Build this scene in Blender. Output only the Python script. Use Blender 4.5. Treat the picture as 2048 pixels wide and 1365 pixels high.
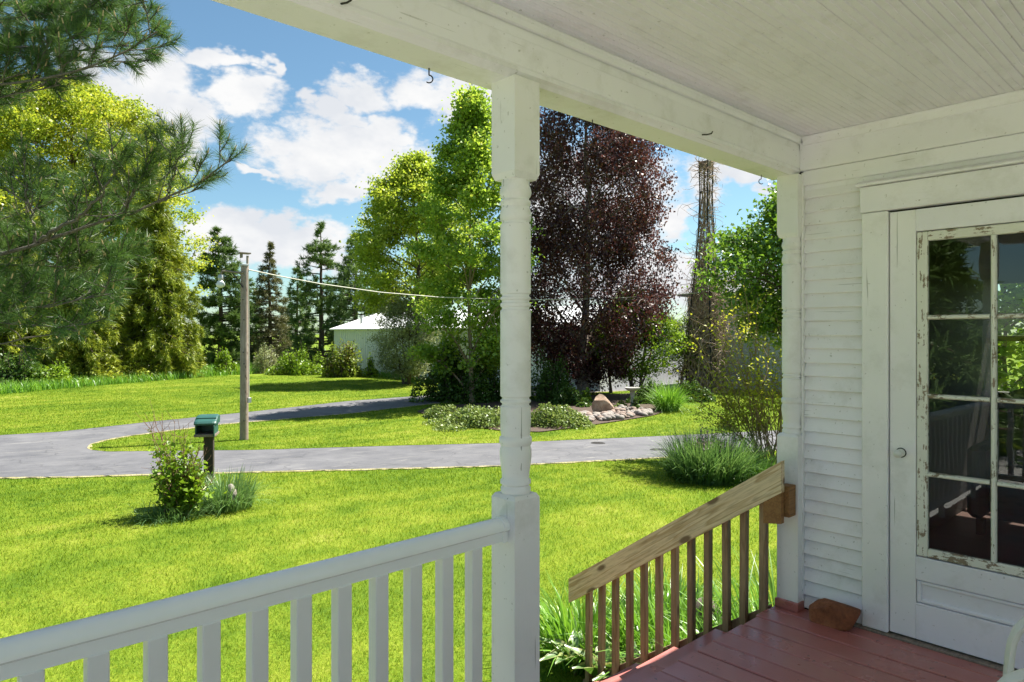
import bpy, bmesh, math, random
import numpy as np
from mathutils import Vector, Matrix
R = math.radians
for o in list(bpy.data.objects): bpy.data.objects.remove(o)
SC = bpy.context.scene
COL = SC.collection

# ------------------------------------------------------------------ camera, sky, sun, exposure
YAW = R(47.3)                      # viewing direction, measured from the porch axis (+X)
F, HY, CZ = 1365.0, 668.0, 1.446   # focal length and horizon in photo pixels, eye height above the deck
FX, FY = math.cos(YAW), math.sin(YAW)
RX, RY = math.sin(YAW), -math.cos(YAW)
cam = bpy.data.cameras.new('camera')
cam.sensor_width = 36.0
cam.lens = F / 2048 * 36
cam.shift_y = -(682.5 - HY) / 2048
cam.clip_start = 0.05
cam.clip_end = 6000
camo = bpy.data.objects.new('camera', cam)
camo.location = (0, 0, CZ)
camo.rotation_euler = (R(90), 0, YAW - R(90))
COL.objects.link(camo)
SC.camera = camo

SUN_AZ, SUN_EL = R(-7), R(57)
SUN_STRENGTH, SKY_STRENGTH, EXPOSURE = 4.5, 0.057, 1.66
sun = bpy.data.lights.new('sun', 'SUN')
sun.energy = SUN_STRENGTH
sun.angle = R(0.53)
sun.color = (1.0, 0.95, 0.86)
suno = bpy.data.objects.new('sun', sun)
sd = Vector((math.cos(SUN_EL) * math.cos(SUN_AZ), math.cos(SUN_EL) * math.sin(SUN_AZ), math.sin(SUN_EL)))
suno.rotation_euler = sd.to_track_quat('Z', 'Y').to_euler()
suno.location = sd * 60
COL.objects.link(suno)

SC.view_settings.view_transform = 'Standard'
SC.view_settings.look = 'None'
SC.view_settings.exposure = EXPOSURE
SC.view_settings.gamma = 1.0
SC.view_settings.use_curve_mapping = False
SC.render.engine = 'CYCLES'
cy = SC.cycles
cy.use_denoising = True
cy.max_bounces = 8
cy.diffuse_bounces = 4
cy.glossy_bounces = 3
cy.transmission_bounces = 5
cy.transparent_max_bounces = 8
cy.caustics_reflective = False
cy.caustics_refractive = False
cy.sample_clamp_indirect = 6.0

def pix_ray(px, py):
    r = (px - 1024) / F
    return Vector((FX + r * RX, FY + r * RY, (HY - py) / F))

class NT:
    """small helper around a node tree"""
    def __init__(s, tree): s.t = tree
    def n(s, typ, **kw):
        nd = s.t.nodes.new(typ)
        for k, v in kw.items():
            if k.startswith('i_'):
                key = k[2:]
                key = int(key) if key.isdigit() else key.replace('_', ' ')
                sock = nd.inputs[key]
                if isinstance(v, bpy.types.NodeSocket): s.t.links.new(v, sock)
                else: sock.default_value = v
            else: setattr(nd, k, v)
        return nd
    def link(s, a, b): s.t.links.new(a, b)
    def math(s, op, a, b=None, c=None, clamp=False):
        nd = s.t.nodes.new('ShaderNodeMath'); nd.operation = op; nd.use_clamp = clamp
        for i, v in enumerate((a, b, c)):
            if v is None: continue
            if isinstance(v, bpy.types.NodeSocket): s.t.links.new(v, nd.inputs[i])
            else: nd.inputs[i].default_value = v
        return nd.outputs[0]
    def vmath(s, op, a, b=None):
        nd = s.t.nodes.new('ShaderNodeVectorMath'); nd.operation = op
        for i, v in enumerate((a, b)):
            if v is None: continue
            if isinstance(v, bpy.types.NodeSocket): s.t.links.new(v, nd.inputs[i])
            else: nd.inputs[i].default_value = v
        return nd
    def noise(s, vec, scale, detail=4, rough=0.55, dist=0.0):
        return s.n('ShaderNodeTexNoise', i_Vector=vec, i_Scale=scale, i_Detail=detail, i_Roughness=rough, i_Distortion=dist).outputs[0]
    def ramp(s, fac, stops):
        nd = s.t.nodes.new('ShaderNodeValToRGB')
        s.t.links.new(fac, nd.inputs[0])
        el = nd.color_ramp.elements
        while len(el) < len(stops): el.new(0.5)
        for e, (p, c) in zip(el, stops):
            e.position = p
            e.color = (c, c, c, 1) if isinstance(c, (int, float)) else (*c, 1)
        return nd.outputs[0]
    def mix(s, fac, a, b, mode='MIX'):
        nd = s.t.nodes.new('ShaderNodeMix'); nd.data_type = 'RGBA'; nd.blend_type = mode
        for i, v in ((0, fac), (6, a), (7, b)):
            if isinstance(v, bpy.types.NodeSocket): s.t.links.new(v, nd.inputs[i])
            elif i == 0: nd.inputs[0].default_value = v
            else: nd.inputs[i].default_value = (*v, 1)
        return nd.outputs[2]
    def mapping(s, vec, scale=(1, 1, 1), loc=(0, 0, 0)):
        return s.n('ShaderNodeMapping', i_Vector=vec, i_Scale=scale, i_Location=loc).outputs[0]

# ---- world: Nishita sky with scattered fair-weather clouds
W = bpy.data.worlds.new('World'); SC.world = W; W.use_nodes = True
W.node_tree.nodes.clear()
w = NT(W.node_tree)
sky = w.n('ShaderNodeTexSky', sky_type='NISHITA', sun_disc=False, sun_elevation=SUN_EL,
          sun_rotation=math.atan2(sd.x, sd.y), air_density=1.0, dust_density=0.6, ozone_density=1.6, altitude=200)
gen = w.n('ShaderNodeTexCoord').outputs['Generated']
sep = w.n('ShaderNodeSeparateXYZ', i_Vector=gen)
north = w.vmath('DOT_PRODUCT', gen, (FX, FY, 0)).outputs['Value']
east = w.vmath('DOT_PRODUCT', gen, (RX, RY, 0)).outputs['Value']
az = w.math('ARCTAN2', east, north)
el = w.math('ARCSINE', sep.outputs[2])
ae = w.n('ShaderNodeCombineXYZ', i_X=az, i_Y=el).outputs[0]
st = w.vmath('MULTIPLY', gen, (1, 1, 1.7)).outputs[0]
wob = w.n('ShaderNodeTexNoise', i_Vector=st, i_Scale=9.0, i_Detail=4, i_Roughness=0.62).outputs['Color']
wob2 = w.vmath('SUBTRACT', wob, (0.5, 0.5, 0.5)).outputs[0]
aew = w.vmath('ADD', ae, w.vmath('MULTIPLY', wob2, (0.17, 0.12, 0)).outputs[0]).outputs[0]
fine = w.noise(st, 24.0, 5, 0.68)
clouds = [(330, 165, 75, 70), (250, 235, 120, 65), (365, 235, 60, 70), (320, 300, 75, 35), (445, 128, 50, 20), (512, 130, 20, 30),
          (465, 195, 78, 36), (715, 195, 66, 38), (650, 235, 66, 30), (600, 205, 25, 25), (620, 322, 100, 58), (715, 310, 130, 55),
          (800, 292, 50, 26), (520, 358, 32, 13), (860, 185, 68, 46), (940, 205, 90, 52), (515, 468, 135, 36), (640, 462, 80, 30),
          (560, 510, 150, 30), (1395, 380, 50, 52), (1345, 445, 40, 32), (1475, 352, 90, 26), (1555, 395, 40, 26), (1180, 420, 160, 110), (1270, 560, 200, 60),
          (750, 268, 70, 30), (690, 370, 60, 24), (180, 140, 60, 40)]
tot = None
for (cx, cyy, rx_, ry_) in clouds:
    d = pix_ray(cx, cyy).normalized()
    a0 = math.atan2(d.x * RX + d.y * RY, d.x * FX + d.y * FY); e0 = math.asin(d.z)
    ca, ce = math.cos(a0), math.cos(e0)
    q = w.vmath('MULTIPLY', w.vmath('SUBTRACT', aew, (a0, e0, 0)).outputs[0], (F / (rx_ * ca * ca), F / (ry_ * ca * ce * ce), 0)).outputs[0]
    ln = w.vmath('LENGTH', q).outputs['Value']
    bl = w.math('SUBTRACT', 1.25, ln)
    tot = bl if tot is None else w.math('MAXIMUM', tot, bl)
# the same kind of cloud over the rest of the sky
cover = w.noise(w.vmath('MULTIPLY', gen, (1, 1, 1.9)).outputs[0], 3.3, 2, 0.55)
cov = w.math('MULTIPLY_ADD', cover, 5.5, -3.1)
front = w.n('ShaderNodeMapRange', i_Value=north, i_1=0.55, i_2=0.75).outputs[0]
low = w.n('ShaderNodeMapRange', i_Value=sep.outputs[2], i_1=0.62, i_2=0.5).outputs[0]
inview = w.math('MULTIPLY', front, low)
cov = w.math('SUBTRACT', cov, w.math('MULTIPLY', inview, 3.0))
dens = w.math('MAXIMUM', tot, cov)
dens = w.math('ADD', dens, w.math('MULTIPLY_ADD', fine, 1.7, -0.95))
mask = w.n('ShaderNodeMapRange', i_Value=dens, i_1=-0.25, i_2=0.50, interpolation_type='SMOOTHSTEP').outputs[0]
up = w.n('ShaderNodeMapRange', i_Value=sep.outputs[2], i_1=-0.02, i_2=0.03).outputs[0]
mask = w.math('MULTIPLY', mask, up)
ccol = w.ramp(w.n('ShaderNodeSeparateXYZ', i_Vector=wob).outputs[2], [(0.35, (0.80, 0.83, 0.88)), (0.62, (1.0, 1.0, 1.0))])
ccol = w.vmath('SCALE', ccol); ccol.inputs[3].default_value = 0.31 / SKY_STRENGTH
skyc = w.mix(1.0, sky.outputs[0], (0.70, 0.86, 0.83), 'MULTIPLY')
col = w.mix(mask, skyc, ccol.outputs[0])
bg = w.n('ShaderNodeBackground', i_Color=col, i_Strength=SKY_STRENGTH)
wo = w.n('ShaderNodeOutputWorld', i_Surface=bg.outputs[0])

# ------------------------------------------------------------------ ground shape and photo-to-place helpers
def smooth(t):
    t = np.clip(t, 0, 1); return t * t * (3 - 2 * t)
def ground(x, y):
    s = x * FX + y * FY
    z = -0.95 - 0.70 * smooth((s - 5) / 17.0)
    return z + 0.03 * np.sin(x * 0.35 + 1.0) * np.cos(y * 0.28) * np.clip((s - 4) / 8, 0, 1)
def G(px, py):
    d = pix_ray(px, py); t = -2.6 / d.z
    for _ in range(40):
        t = 0.5 * t + 0.5 * (float(ground(d.x * t, d.y * t)) - CZ) / d.z
    return Vector((d.x * t, d.y * t, float(ground(d.x * t, d.y * t))))
def GV(px, py):
    r = (px - 1024) / F; dx, dy, dz = FX + r * RX, FY + r * RY, (HY - py) / F; t = -2.6 / dz
    for _ in range(40): t = 0.5 * t + 0.5 * (ground(dx * t, dy * t) - CZ) / dz
    return np.stack([dx * t, dy * t, ground(dx * t, dy * t)], 1)
def depth(p): return p[0] * FX + p[1] * FY
def AT(px, py, dep):
    d = pix_ray(px, py); return Vector((d.x * dep, d.y * dep, CZ + d.z * dep))
def onground(px, dep):
    d = pix_ray(px, HY); x, y = d.x * dep, d.y * dep
    return Vector((x, y, float(ground(x, y))))
def to_pix(x, y, z):
    f = x * FX + y * FY; r = x * RX + y * RY
    f = np.maximum(f, 1e-3)
    return 1024 + F * r / f, HY - F * (z - CZ) / f

# ------------------------------------------------------------------ object helpers
def tag(o, label=None, cat=None, group=None, kind=None):
    if label: o['label'] = label
    if cat: o['category'] = cat
    if group: o['group'] = group
    if kind: o['kind'] = kind
    return o
def thing(name, label, cat, loc=(0, 0, 0), group=None):
    o = bpy.data.objects.new(name, None); o.location = loc; o.empty_display_size = 0.2
    COL.objects.link(o); return tag(o, label, cat, group)
def origin(o):
    v = Vector((0, 0, 0))
    while o is not None: v += o.location; o = o.parent
    return v
def link_mesh(name, me, mat, parent=None, loc=None):
    """loc is in world space"""
    o = bpy.data.objects.new(name, me)
    if mat is not None and not me.materials:
        for m in (mat if isinstance(mat, (list, tuple)) else [mat]): me.materials.append(m)
    COL.objects.link(o)
    o.parent = parent
    o.location = (Vector(loc) if loc is not None else origin(parent)) - origin(parent)
    return o
def mesh(name, verts, faces, smooth_=False):
    me = bpy.data.meshes.new(name); me.from_pydata([tuple(v) for v in verts], [], faces); me.update()
    if smooth_: me.polygons.foreach_set('use_smooth', [True] * len(me.polygons))
    return me
def np_mesh(name, V, n_per, smooth_=False, mats=None):
    """V: (faces, n_per, 3) unshared polygons"""
    V = np.asarray(V, dtype=np.float32).reshape(-1, 3)
    nf = len(V) // n_per
    me = bpy.data.meshes.new(name)
    me.vertices.add(len(V)); me.vertices.foreach_set('co', V.ravel())
    me.loops.add(len(V)); me.loops.foreach_set('vertex_index', np.arange(len(V), dtype=np.int32))
    me.polygons.add(nf); me.polygons.foreach_set('loop_start', np.arange(0, len(V), n_per, dtype=np.int32))
    me.polygons.foreach_set('loop_total', np.full(nf, n_per, dtype=np.int32))
    if smooth_: me.polygons.foreach_set('use_smooth', np.ones(nf, dtype=bool))
    me.update(calc_edges=True); return me
def idx_mesh(name, V, Fq, smooth_=False):
    """V (n,3) Fq (m,k) indexed"""
    V = np.asarray(V, dtype=np.float32); Fq = np.asarray(Fq, dtype=np.int32); k = Fq.shape[1]
    me = bpy.data.meshes.new(name)
    me.vertices.add(len(V)); me.vertices.foreach_set('co', V.ravel())
    me.loops.add(Fq.size); me.loops.foreach_set('vertex_index', Fq.ravel())
    me.polygons.add(len(Fq)); me.polygons.foreach_set('loop_start', np.arange(0, Fq.size, k, dtype=np.int32))
    me.polygons.foreach_set('loop_total', np.full(len(Fq), k, dtype=np.int32))
    if smooth_: me.polygons.foreach_set('use_smooth', np.ones(len(Fq), dtype=bool))
    me.update(calc_edges=True); return me

class MB:
    """mesh builder in world coordinates"""
    def __init__(s): s.v = []; s.f = []; s.sm = []
    def add(s, vs, fs, smooth_=False):
        n = len(s.v); s.v += [Vector(v) for v in vs]
        s.f += [tuple(i + n for i in f) for f in fs]; s.sm += [smooth_] * len(fs); return s
    def box(s, lo, hi):
        x0, y0, z0 = lo; x1, y1, z1 = hi
        return s.add([(x0,y0,z0),(x1,y0,z0),(x1,y1,z0),(x0,y1,z0),(x0,y0,z1),(x1,y0,z1),(x1,y1,z1),(x0,y1,z1)],
                     [(0,3,2,1),(4,5,6,7),(0,1,5,4),(1,2,6,5),(2,3,7,6),(3,0,4,7)])
    def bbox(s, lo, hi, b=0.003):
        """box with bevelled edges"""
        bm = bmesh.new()
        bmesh.ops.create_cube(bm, size=1.0)
        sz = [hi[i] - lo[i] for i in range(3)]; c = [(hi[i] + lo[i]) / 2 for i in range(3)]
        for v in bm.verts: v.co = Vector([v.co[i] * sz[i] + c[i] for i in range(3)])
        b = min(b, min(sz) * 0.3)
        bmesh.ops.bevel(bm, geom=list(bm.edges), offset=b, segments=1, affect='EDGES')
        bm.verts.index_update()
        s.add([v.co.copy() for v in bm.verts], [tuple(v.index for v in f.verts) for f in bm.faces]); bm.free(); return s
    def prism(s, poly, axis, a, b):
        """poly: 2-D outline in the two other axes, extruded along axis from a to b"""
        def p(u, v, w_): return {'x': (w_, u, v), 'y': (u, w_, v), 'z': (u, v, w_)}[axis]
        n = len(poly)
        return s.add([p(u, v, a) for u, v in poly] + [p(u, v, b) for u, v in poly],
                     [tuple(range(n))[::-1], tuple(range(n, 2 * n))] + [(i, (i + 1) % n, n + (i + 1) % n, n + i) for i in range(n)])
    def tube(s, pts, rad, k=8, cap=True):
        pts = [Vector(p) for p in pts]; n = len(pts)
        rad = [rad] * n if isinstance(rad, (int, float)) else list(rad)
        vs = []; prev = None
        for i, p in enumerate(pts):
            t = (pts[min(i + 1, n - 1)] - pts[max(i - 1, 0)]).normalized()
            if prev is None:
                a = Vector((0, 0, 1)) if abs(t.z) < 0.9 else Vector((1, 0, 0))
                u = t.cross(a).normalized()
            else: u = (prev - t * prev.dot(t)).normalized()
            prev = u; v = t.cross(u)
            vs += [p + (u * math.cos(2 * math.pi * j / k) + v * math.sin(2 * math.pi * j / k)) * rad[i] for j in range(k)]
        fs = [(i * k + j, i * k + (j + 1) % k, (i + 1) * k + (j + 1) % k, (i + 1) * k + j) for i in range(n - 1) for j in range(k)]
        if cap: fs += [tuple(range(k))[::-1], tuple(range((n - 1) * k, n * k))]
        return s.add(vs, fs, True)
    def lathe(s, prof, c, k=24):
        """prof: (r, z) list, world z offset added"""
        vs = [(c[0] + r * math.cos(2 * math.pi * j / k), c[1] + r * math.sin(2 * math.pi * j / k), c[2] + z) for r, z in prof for j in range(k)]
        n = len(prof)
        fs = [(i * k + j, i * k + (j + 1) % k, (i + 1) * k + (j + 1) % k, (i + 1) * k + j) for i in range(n - 1) for j in range(k)]
        fs += [tuple(range(k))[::-1], tuple(range((n - 1) * k, n * k))]
        return s.add(vs, fs, True)
    def build(s, name, mat, parent=None, at=None):
        """at: world origin for the object (defaults to the parent's origin)"""
        o0 = Vector(at) if at is not None else origin(parent)
        me = bpy.data.meshes.new(name)
        me.from_pydata([tuple(v - o0) for v in s.v], [], s.f)
        me.polygons.foreach_set('use_smooth', s.sm); me.update()
        if any(s.sm):
            try: me.set_sharp_from_angle(angle=R(50))
            except Exception: pass
        return link_mesh(name, me, mat, parent, o0)

# ------------------------------------------------------------------ materials
def new_mat(name):
    m = bpy.data.materials.new(name); m.use_nodes = True
    t = NT(m.node_tree)
    b = m.node_tree.nodes['Principled BSDF']
    return m, t, b
def coords(t, rnd=True):
    v = t.n('ShaderNodeTexCoord').outputs['Object']
    if rnd:
        r = t.n('ShaderNodeObjectInfo').outputs['Random']
        v = t.vmath('ADD', v, t.vmath('MULTIPLY', t.n('ShaderNodeCombineXYZ', i_X=r, i_Y=r, i_Z=r).outputs[0], (37.0, 19.0, 53.0)).outputs[0]).outputs[0]
    return v
def bump(t, b, h, strength=0.3, dist=0.01):
    t.link(t.n('ShaderNodeBump', i_Height=h, i_Strength=strength, i_Distance=dist).outputs[0], b.inputs['Normal'])

def paint(name, base=(0.87, 0.85, 0.915), grain='z', chips=0.0, dirt=0.35, rough=0.5, wood=(0.17, 0.13, 0.09), spec=0.4, cracks=0.0):
    m, t, b = new_mat(name); v = coords(t)
    st = {'x': (1.2, 14, 14), 'y': (14, 1.2, 14), 'z': (14, 14, 1.2)}[grain]
    g = t.noise(t.mapping(v, st), 9.0, 5, 0.6)                          # brush marks and wood grain
    big = t.noise(v, 1.7, 4, 0.6)
    c = t.mix(t.ramp(big, [(0.35, 0.0), (0.7, 1.0)]), base, tuple(x * 0.93 for x in base))
    grime = t.math('MULTIPLY', t.ramp(t.noise(v, 5.0, 7, 0.7), [(0.52, 0.0), (0.72, 1.0)]), dirt * 0.5)
    c = t.mix(grime, c, (0.42, 0.40, 0.35))
    specks = t.ramp(t.noise(v, 55.0, 2, 0.5), [(0.70, 0.0), (0.74, 1.0)])
    c = t.mix(t.math('MULTIPLY', specks, dirt * 0.6), c, (0.2, 0.18, 0.15))
    h = t.math('MULTIPLY', g, 0.5)
    if cracks:
        cst = {'x': (0.7, 30, 30), 'y': (30, 0.7, 30), 'z': (30, 30, 0.7)}[grain]
        cr = t.math('MULTIPLY', t.ramp(t.noise(t.mapping(v, cst), 3.0, 3, 0.5), [(0.705, 0.0), (0.72, 1.0)]), cracks)
        c = t.mix(cr, c, (0.2, 0.19, 0.17)); h = t.math('SUBTRACT', h, t.math('MULTIPLY', cr, 1.2))
    if chips > 0:
        cn = t.math('ADD', t.math('MULTIPLY', t.noise(v, 16.0, 6, 0.7), 0.7), t.math('MULTIPLY', g, 0.45))
        ck = t.ramp(cn, [(0.86 - chips * 0.2, 0.0), (0.875 - chips * 0.2, 1.0)])
        wc = t.mix(g, wood, tuple(x * 1.9 for x in wood))
        c = t.mix(ck, c, wc); h = t.math('SUBTRACT', h, t.math('MULTIPLY', ck, 1.5))
    t.link(c, b.inputs['Base Color']); b.inputs['Roughness'].default_value = rough
    b.inputs['Specular IOR Level'].default_value = spec
    bump(t, b, h, 0.35, 0.004)
    return m

def wood(name, c1, c2, dark, grain='y', rough=0.7, scale=1.0, knots=True, stain=0.0):
    m, t, b = new_mat(name); v = coords(t)
    st = {'x': (0.5, 7, 7), 'y': (7, 0.5, 7), 'z': (7, 7, 0.5)}[grain]
    vv = t.mapping(v, tuple(x * scale for x in st))
    d = t.noise(vv, 1.6, 3, 0.5)
    ring = t.math('FRACT', t.math('MULTIPLY', d, 7.0))
    ringc = t.ramp(ring, [(0.0, 0.0), (0.55, 0.25), (0.88, 1.0), (1.0, 0.0)])
    fib = t.noise(t.mapping(v, tuple(x * 6 * scale for x in st)), 3.0, 4, 0.6)
    c = t.mix(t.math('MULTIPLY', ringc, 0.9), c1, c2)
    c = t.mix(t.math('MULTIPLY', t.ramp(fib, [(0.45, 0.0), (0.7, 1.0)]), 0.45), c, dark)
    if knots:
        kst = {'x': (3.0, 8, 8), 'y': (8, 3.0, 8), 'z': (8, 8, 3.0)}[grain]
        vo = t.n('ShaderNodeTexVoronoi', i_Vector=t.mapping(v, kst), i_Scale=1.0, i_Randomness=1.0).outputs['Distance']
        c = t.mix(t.ramp(vo, [(0.10, 1.0), (0.17, 0.0)]), c, dark)
    if stain:
        c = t.mix(t.math('MULTIPLY', t.ramp(t.noise(v, 2.2, 4, 0.6), [(0.4, 0.0), (0.65, 1.0)]), stain), c, dark)
    t.link(c, b.inputs['Base Color']); b.inputs['Roughness'].default_value = rough
    bump(t, b, t.math('ADD', t.math('MULTIPLY', ringc, -0.4), fib), 0.35, 0.003)
    return m

def plain(name, c, rough=0.5, metal=0.0, var=0.12, scale=8.0, bmp=0.15):
    m, t, b = new_mat(name); v = coords(t)
    n = t.noise(v, scale, 5, 0.6)
    t.link(t.mix(n, tuple(x * (1 - var) for x in c), tuple(min(1, x * (1 + var)) for x in c)), b.inputs['Base Color'])
    b.inputs['Roughness'].default_value = rough; b.inputs['Metallic'].default_value = metal
    if bmp: bump(t, b, t.noise(v, scale * 6, 4, 0.6), bmp, 0.004)
    return m

def rock_mat(name, c1, c2, c3, scale=6.0):
    m, t, b = new_mat(name); v = coords(t)
    n = t.noise(v, scale, 7, 0.65); n2 = t.noise(v, scale * 7, 5, 0.65)
    c = t.ramp(n, [(0.3, c1), (0.52, c2), (0.72, c3)])
    c = t.mix(t.math('MULTIPLY', t.ramp(n2, [(0.5, 0.0), (0.75, 1.0)]), 0.5), c, tuple(x * 0.45 for x in c1))
    t.link(c, b.inputs['Base Color']); b.inputs['Roughness'].default_value = 0.85
    bump(t, b, t.math('ADD', n, t.math('MULTIPLY', n2, 0.4)), 0.6, 0.02)
    return m

def leaf_mat(name, cols, trans=0.42, gloss=0.025, tboost=1.2, clump=0.6):
    """leaf-to-leaf variation per island and slow clump-to-clump variation"""
    m = bpy.data.materials.new(name); m.use_nodes = True; m.node_tree.nodes.clear()
    t = NT(m.node_tree)
    r = t.n('ShaderNodeNewGeometry').outputs['Random Per Island']
    v = t.n('ShaderNodeTexCoord').outputs['Object']
    nz = t.noise(v, clump, 3, 0.6)
    f = t.math('ADD', t.math('MULTIPLY', r, 0.55), t.math('MULTIPLY_ADD', nz, 1.3, -0.42), clamp=True)
    k = len(cols) - 1
    c = t.ramp(f, [(i / k, col_) for i, col_ in enumerate(cols)])
    tc = t.mix(1.0, c, (1.0 * tboost, 0.93 * tboost, 0.7 * tboost), 'MULTIPLY')
    s = t.n('ShaderNodeMixShader', i_0=trans, i_1=t.n('ShaderNodeBsdfDiffuse', i_Color=c).outputs[0],
            i_2=t.n('ShaderNodeBsdfTranslucent', i_Color=tc).outputs[0])
    if gloss:
        s = t.n('ShaderNodeMixShader', i_0=gloss, i_1=s.outputs[0], i_2=t.n('ShaderNodeBsdfGlossy', i_Color=(1, 1, 1, 1), i_Roughness=0.42).outputs[0])
    t.n('ShaderNodeOutputMaterial', i_Surface=s.outputs[0])
    return m

def bark_mat(name, c1, c2, scale=7.0):
    m, t, b = new_mat(name); v = coords(t, False)
    n = t.noise(t.mapping(v, (3, 3, 0.8)), scale, 6, 0.7)
    t.link(t.ramp(n, [(0.3, c1), (0.65, c2)]), b.inputs['Base Color']); b.inputs['Roughness'].default_value = 0.9
    bump(t, b, n, 0.7, 0.03); return m

M = {}
M['white'] = paint('white paint', grain='x', dirt=0.6, cracks=0.35)
M['white_y'] = paint('white paint on door wall trim', grain='y', dirt=0.55, chips=0.5, cracks=0.4)
M['white_z'] = paint('white paint upright', base=(0.88, 0.86, 0.88), grain='z', dirt=0.55, chips=0.42, cracks=0.6)
M['post'] = paint('white post paint', base=(0.84, 0.82, 0.84), grain='z', dirt=0.65, chips=0.2, cracks=0.7)
M['siding'] = paint('old siding paint', base=(0.88, 0.855, 0.90), grain='y', dirt=0.65, chips=0.55, cracks=0.4)
M['peel'] = paint('peeling sash paint', base=(0.78, 0.77, 0.70), grain='z', dirt=0.6, chips=1.15)
M['peel_y'] = paint('peeling muntin paint', base=(0.78, 0.77, 0.70), grain='y', dirt=0.6, chips=1.25)
M['ceiling'] = paint('ceiling paint', base=(0.875, 0.85, 0.935), grain='x', dirt=0.5, rough=0.6, spec=0.2)
M['rail'] = plain('rail enamel', (0.86, 0.86, 0.86), 0.22, var=0.04, bmp=0.03)
M['baluster'] = plain('baluster enamel', (0.78, 0.77, 0.77), 0.4, var=0.05, bmp=0.04)
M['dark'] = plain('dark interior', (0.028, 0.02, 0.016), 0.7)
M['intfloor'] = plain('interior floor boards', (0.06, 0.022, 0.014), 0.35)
M['pine'] = wood('treated pine rail', (0.76, 0.62, 0.41), (0.47, 0.32, 0.155), (0.19, 0.125, 0.07), 'y')
M['pine_end'] = wood('treated pine block', (0.30, 0.15, 0.05), (0.20, 0.085, 0.025), (0.06, 0.03, 0.012), 'x', knots=False)
M['pine_post'] = wood('weathered baluster pine', (0.36, 0.25, 0.15), (0.24, 0.145, 0.075), (0.11, 0.07, 0.045), 'z', stain=0.5)
M['polewood'] = wood('weathered pole timber', (0.40, 0.33, 0.28), (0.29, 0.22, 0.175), (0.13, 0.09, 0.07), 'z', rough=0.9, scale=0.8, stain=0.4)
M['galv'] = plain('galvanised steel', (0.45, 0.46, 0.46), 0.45, 0.6)
M['lampwhite'] = plain('lamp refractor', (0.7, 0.7, 0.68), 0.35, bmp=0)
M['iron'] = plain('dark iron', (0.03, 0.028, 0.026), 0.5, 0.5)
M['cable'] = plain('cable sheath', (0.45, 0.44, 0.36), 0.5, bmp=0)
M['greenbox'] = plain('green moulded plastic', (0.022, 0.085, 0.07), 0.42, var=0.15, bmp=0.05)
M['darkwood'] = wood('dark stained post', (0.05, 0.038, 0.028), (0.035, 0.026, 0.02), (0.015, 0.012, 0.01), 'z', knots=False)
M['greywood'] = wood('grey weathered ledge', (0.25, 0.2, 0.16), (0.18, 0.14, 0.11), (0.08, 0.06, 0.05), 'x', knots=False)
M['metalwhite'] = plain('white ribbed metal', (0.78, 0.79, 0.80), 0.4, var=0.03, bmp=0.02)
M['greysiding'] = plain('pale grey siding', (0.42, 0.43, 0.44), 0.6, var=0.06)
M['roofgrey'] = plain('grey shingle', (0.16, 0.16, 0.17), 0.9, scale=20)
M['resin'] = plain('white moulded resin', (0.74, 0.73, 0.69), 0.35, var=0.03, bmp=0.02)
M['boulder'] = rock_mat('pink granite', (0.20, 0.12, 0.08), (0.38, 0.27, 0.19), (0.50, 0.42, 0.34), 3.5)
M['stone_a'] = rock_mat('grey field stone', (0.174, 0.149, 0.130), (0.260, 0.229, 0.205), (0.341, 0.304, 0.273))
M['stone_b'] = rock_mat('pinkish field stone', (0.211, 0.136, 0.105), (0.291, 0.217, 0.174), (0.372, 0.310, 0.267))
M['stone_c'] = rock_mat('pale field stone', (0.205, 0.174, 0.143), (0.285, 0.254, 0.217), (0.360, 0.329, 0.285))
M['stone_dark'] = rock_mat('brown boulder', (0.07, 0.055, 0.04), (0.13, 0.105, 0.08), (0.2, 0.165, 0.13), 9)
M['redrock'] = rock_mat('red sandstone', (0.14, 0.04, 0.016), (0.27, 0.09, 0.035), (0.40, 0.17, 0.07), 9)
M['mulch'] = rock_mat('bark mulch', (0.03, 0.018, 0.012), (0.065, 0.038, 0.024), (0.13, 0.08, 0.05), 26)
M['gravel'] = rock_mat('pale bounce gravel', (0.42, 0.41, 0.39), (0.56, 0.55, 0.53), (0.66, 0.65, 0.63), 22)  # kept pale to reflect light; only on the added sheet by the porch
M['concrete'] = rock_mat('cast concrete', (0.25, 0.24, 0.22), (0.36, 0.34, 0.31), (0.45, 0.43, 0.4), 9)

# red deck paint, worn
m, t, b = new_mat('red deck paint'); v = coords(t)
g = t.noise(t.mapping(v, (12, 1.0, 12)), 7.0, 5, 0.6)
wr = t.math('ADD', t.math('MULTIPLY', t.noise(v, 3.2, 6, 0.65), 0.75), t.math('MULTIPLY', g, 0.3))
c = t.mix(t.noise(v, 1.5, 3), (0.36, 0.105, 0.09), (0.44, 0.15, 0.13))
c = t.mix(t.math('MULTIPLY', t.ramp(wr, [(0.5, 0.0), (0.66, 1.0)]), 0.5), c, (0.40, 0.18, 0.15))
c = t.mix(t.ramp(wr, [(0.69, 0.0), (0.72, 1.0)]), c, (0.36, 0.24, 0.16))
c = t.mix(t.ramp(t.noise(v, 30, 3), [(0.68, 0.0), (0.72, 0.8)]), c, (0.05, 0.02, 0.015))
t.link(c, b.inputs['Base Color'])
t.link(t.ramp(t.noise(v, 4.0, 4), [(0.3, 0.24), (0.7, 0.42)]), b.inputs['Roughness'])
b.inputs['Specular IOR Level'].default_value = 0.8
bump(t, b, g, 0.3, 0.003); M['deck'] = m

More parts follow.
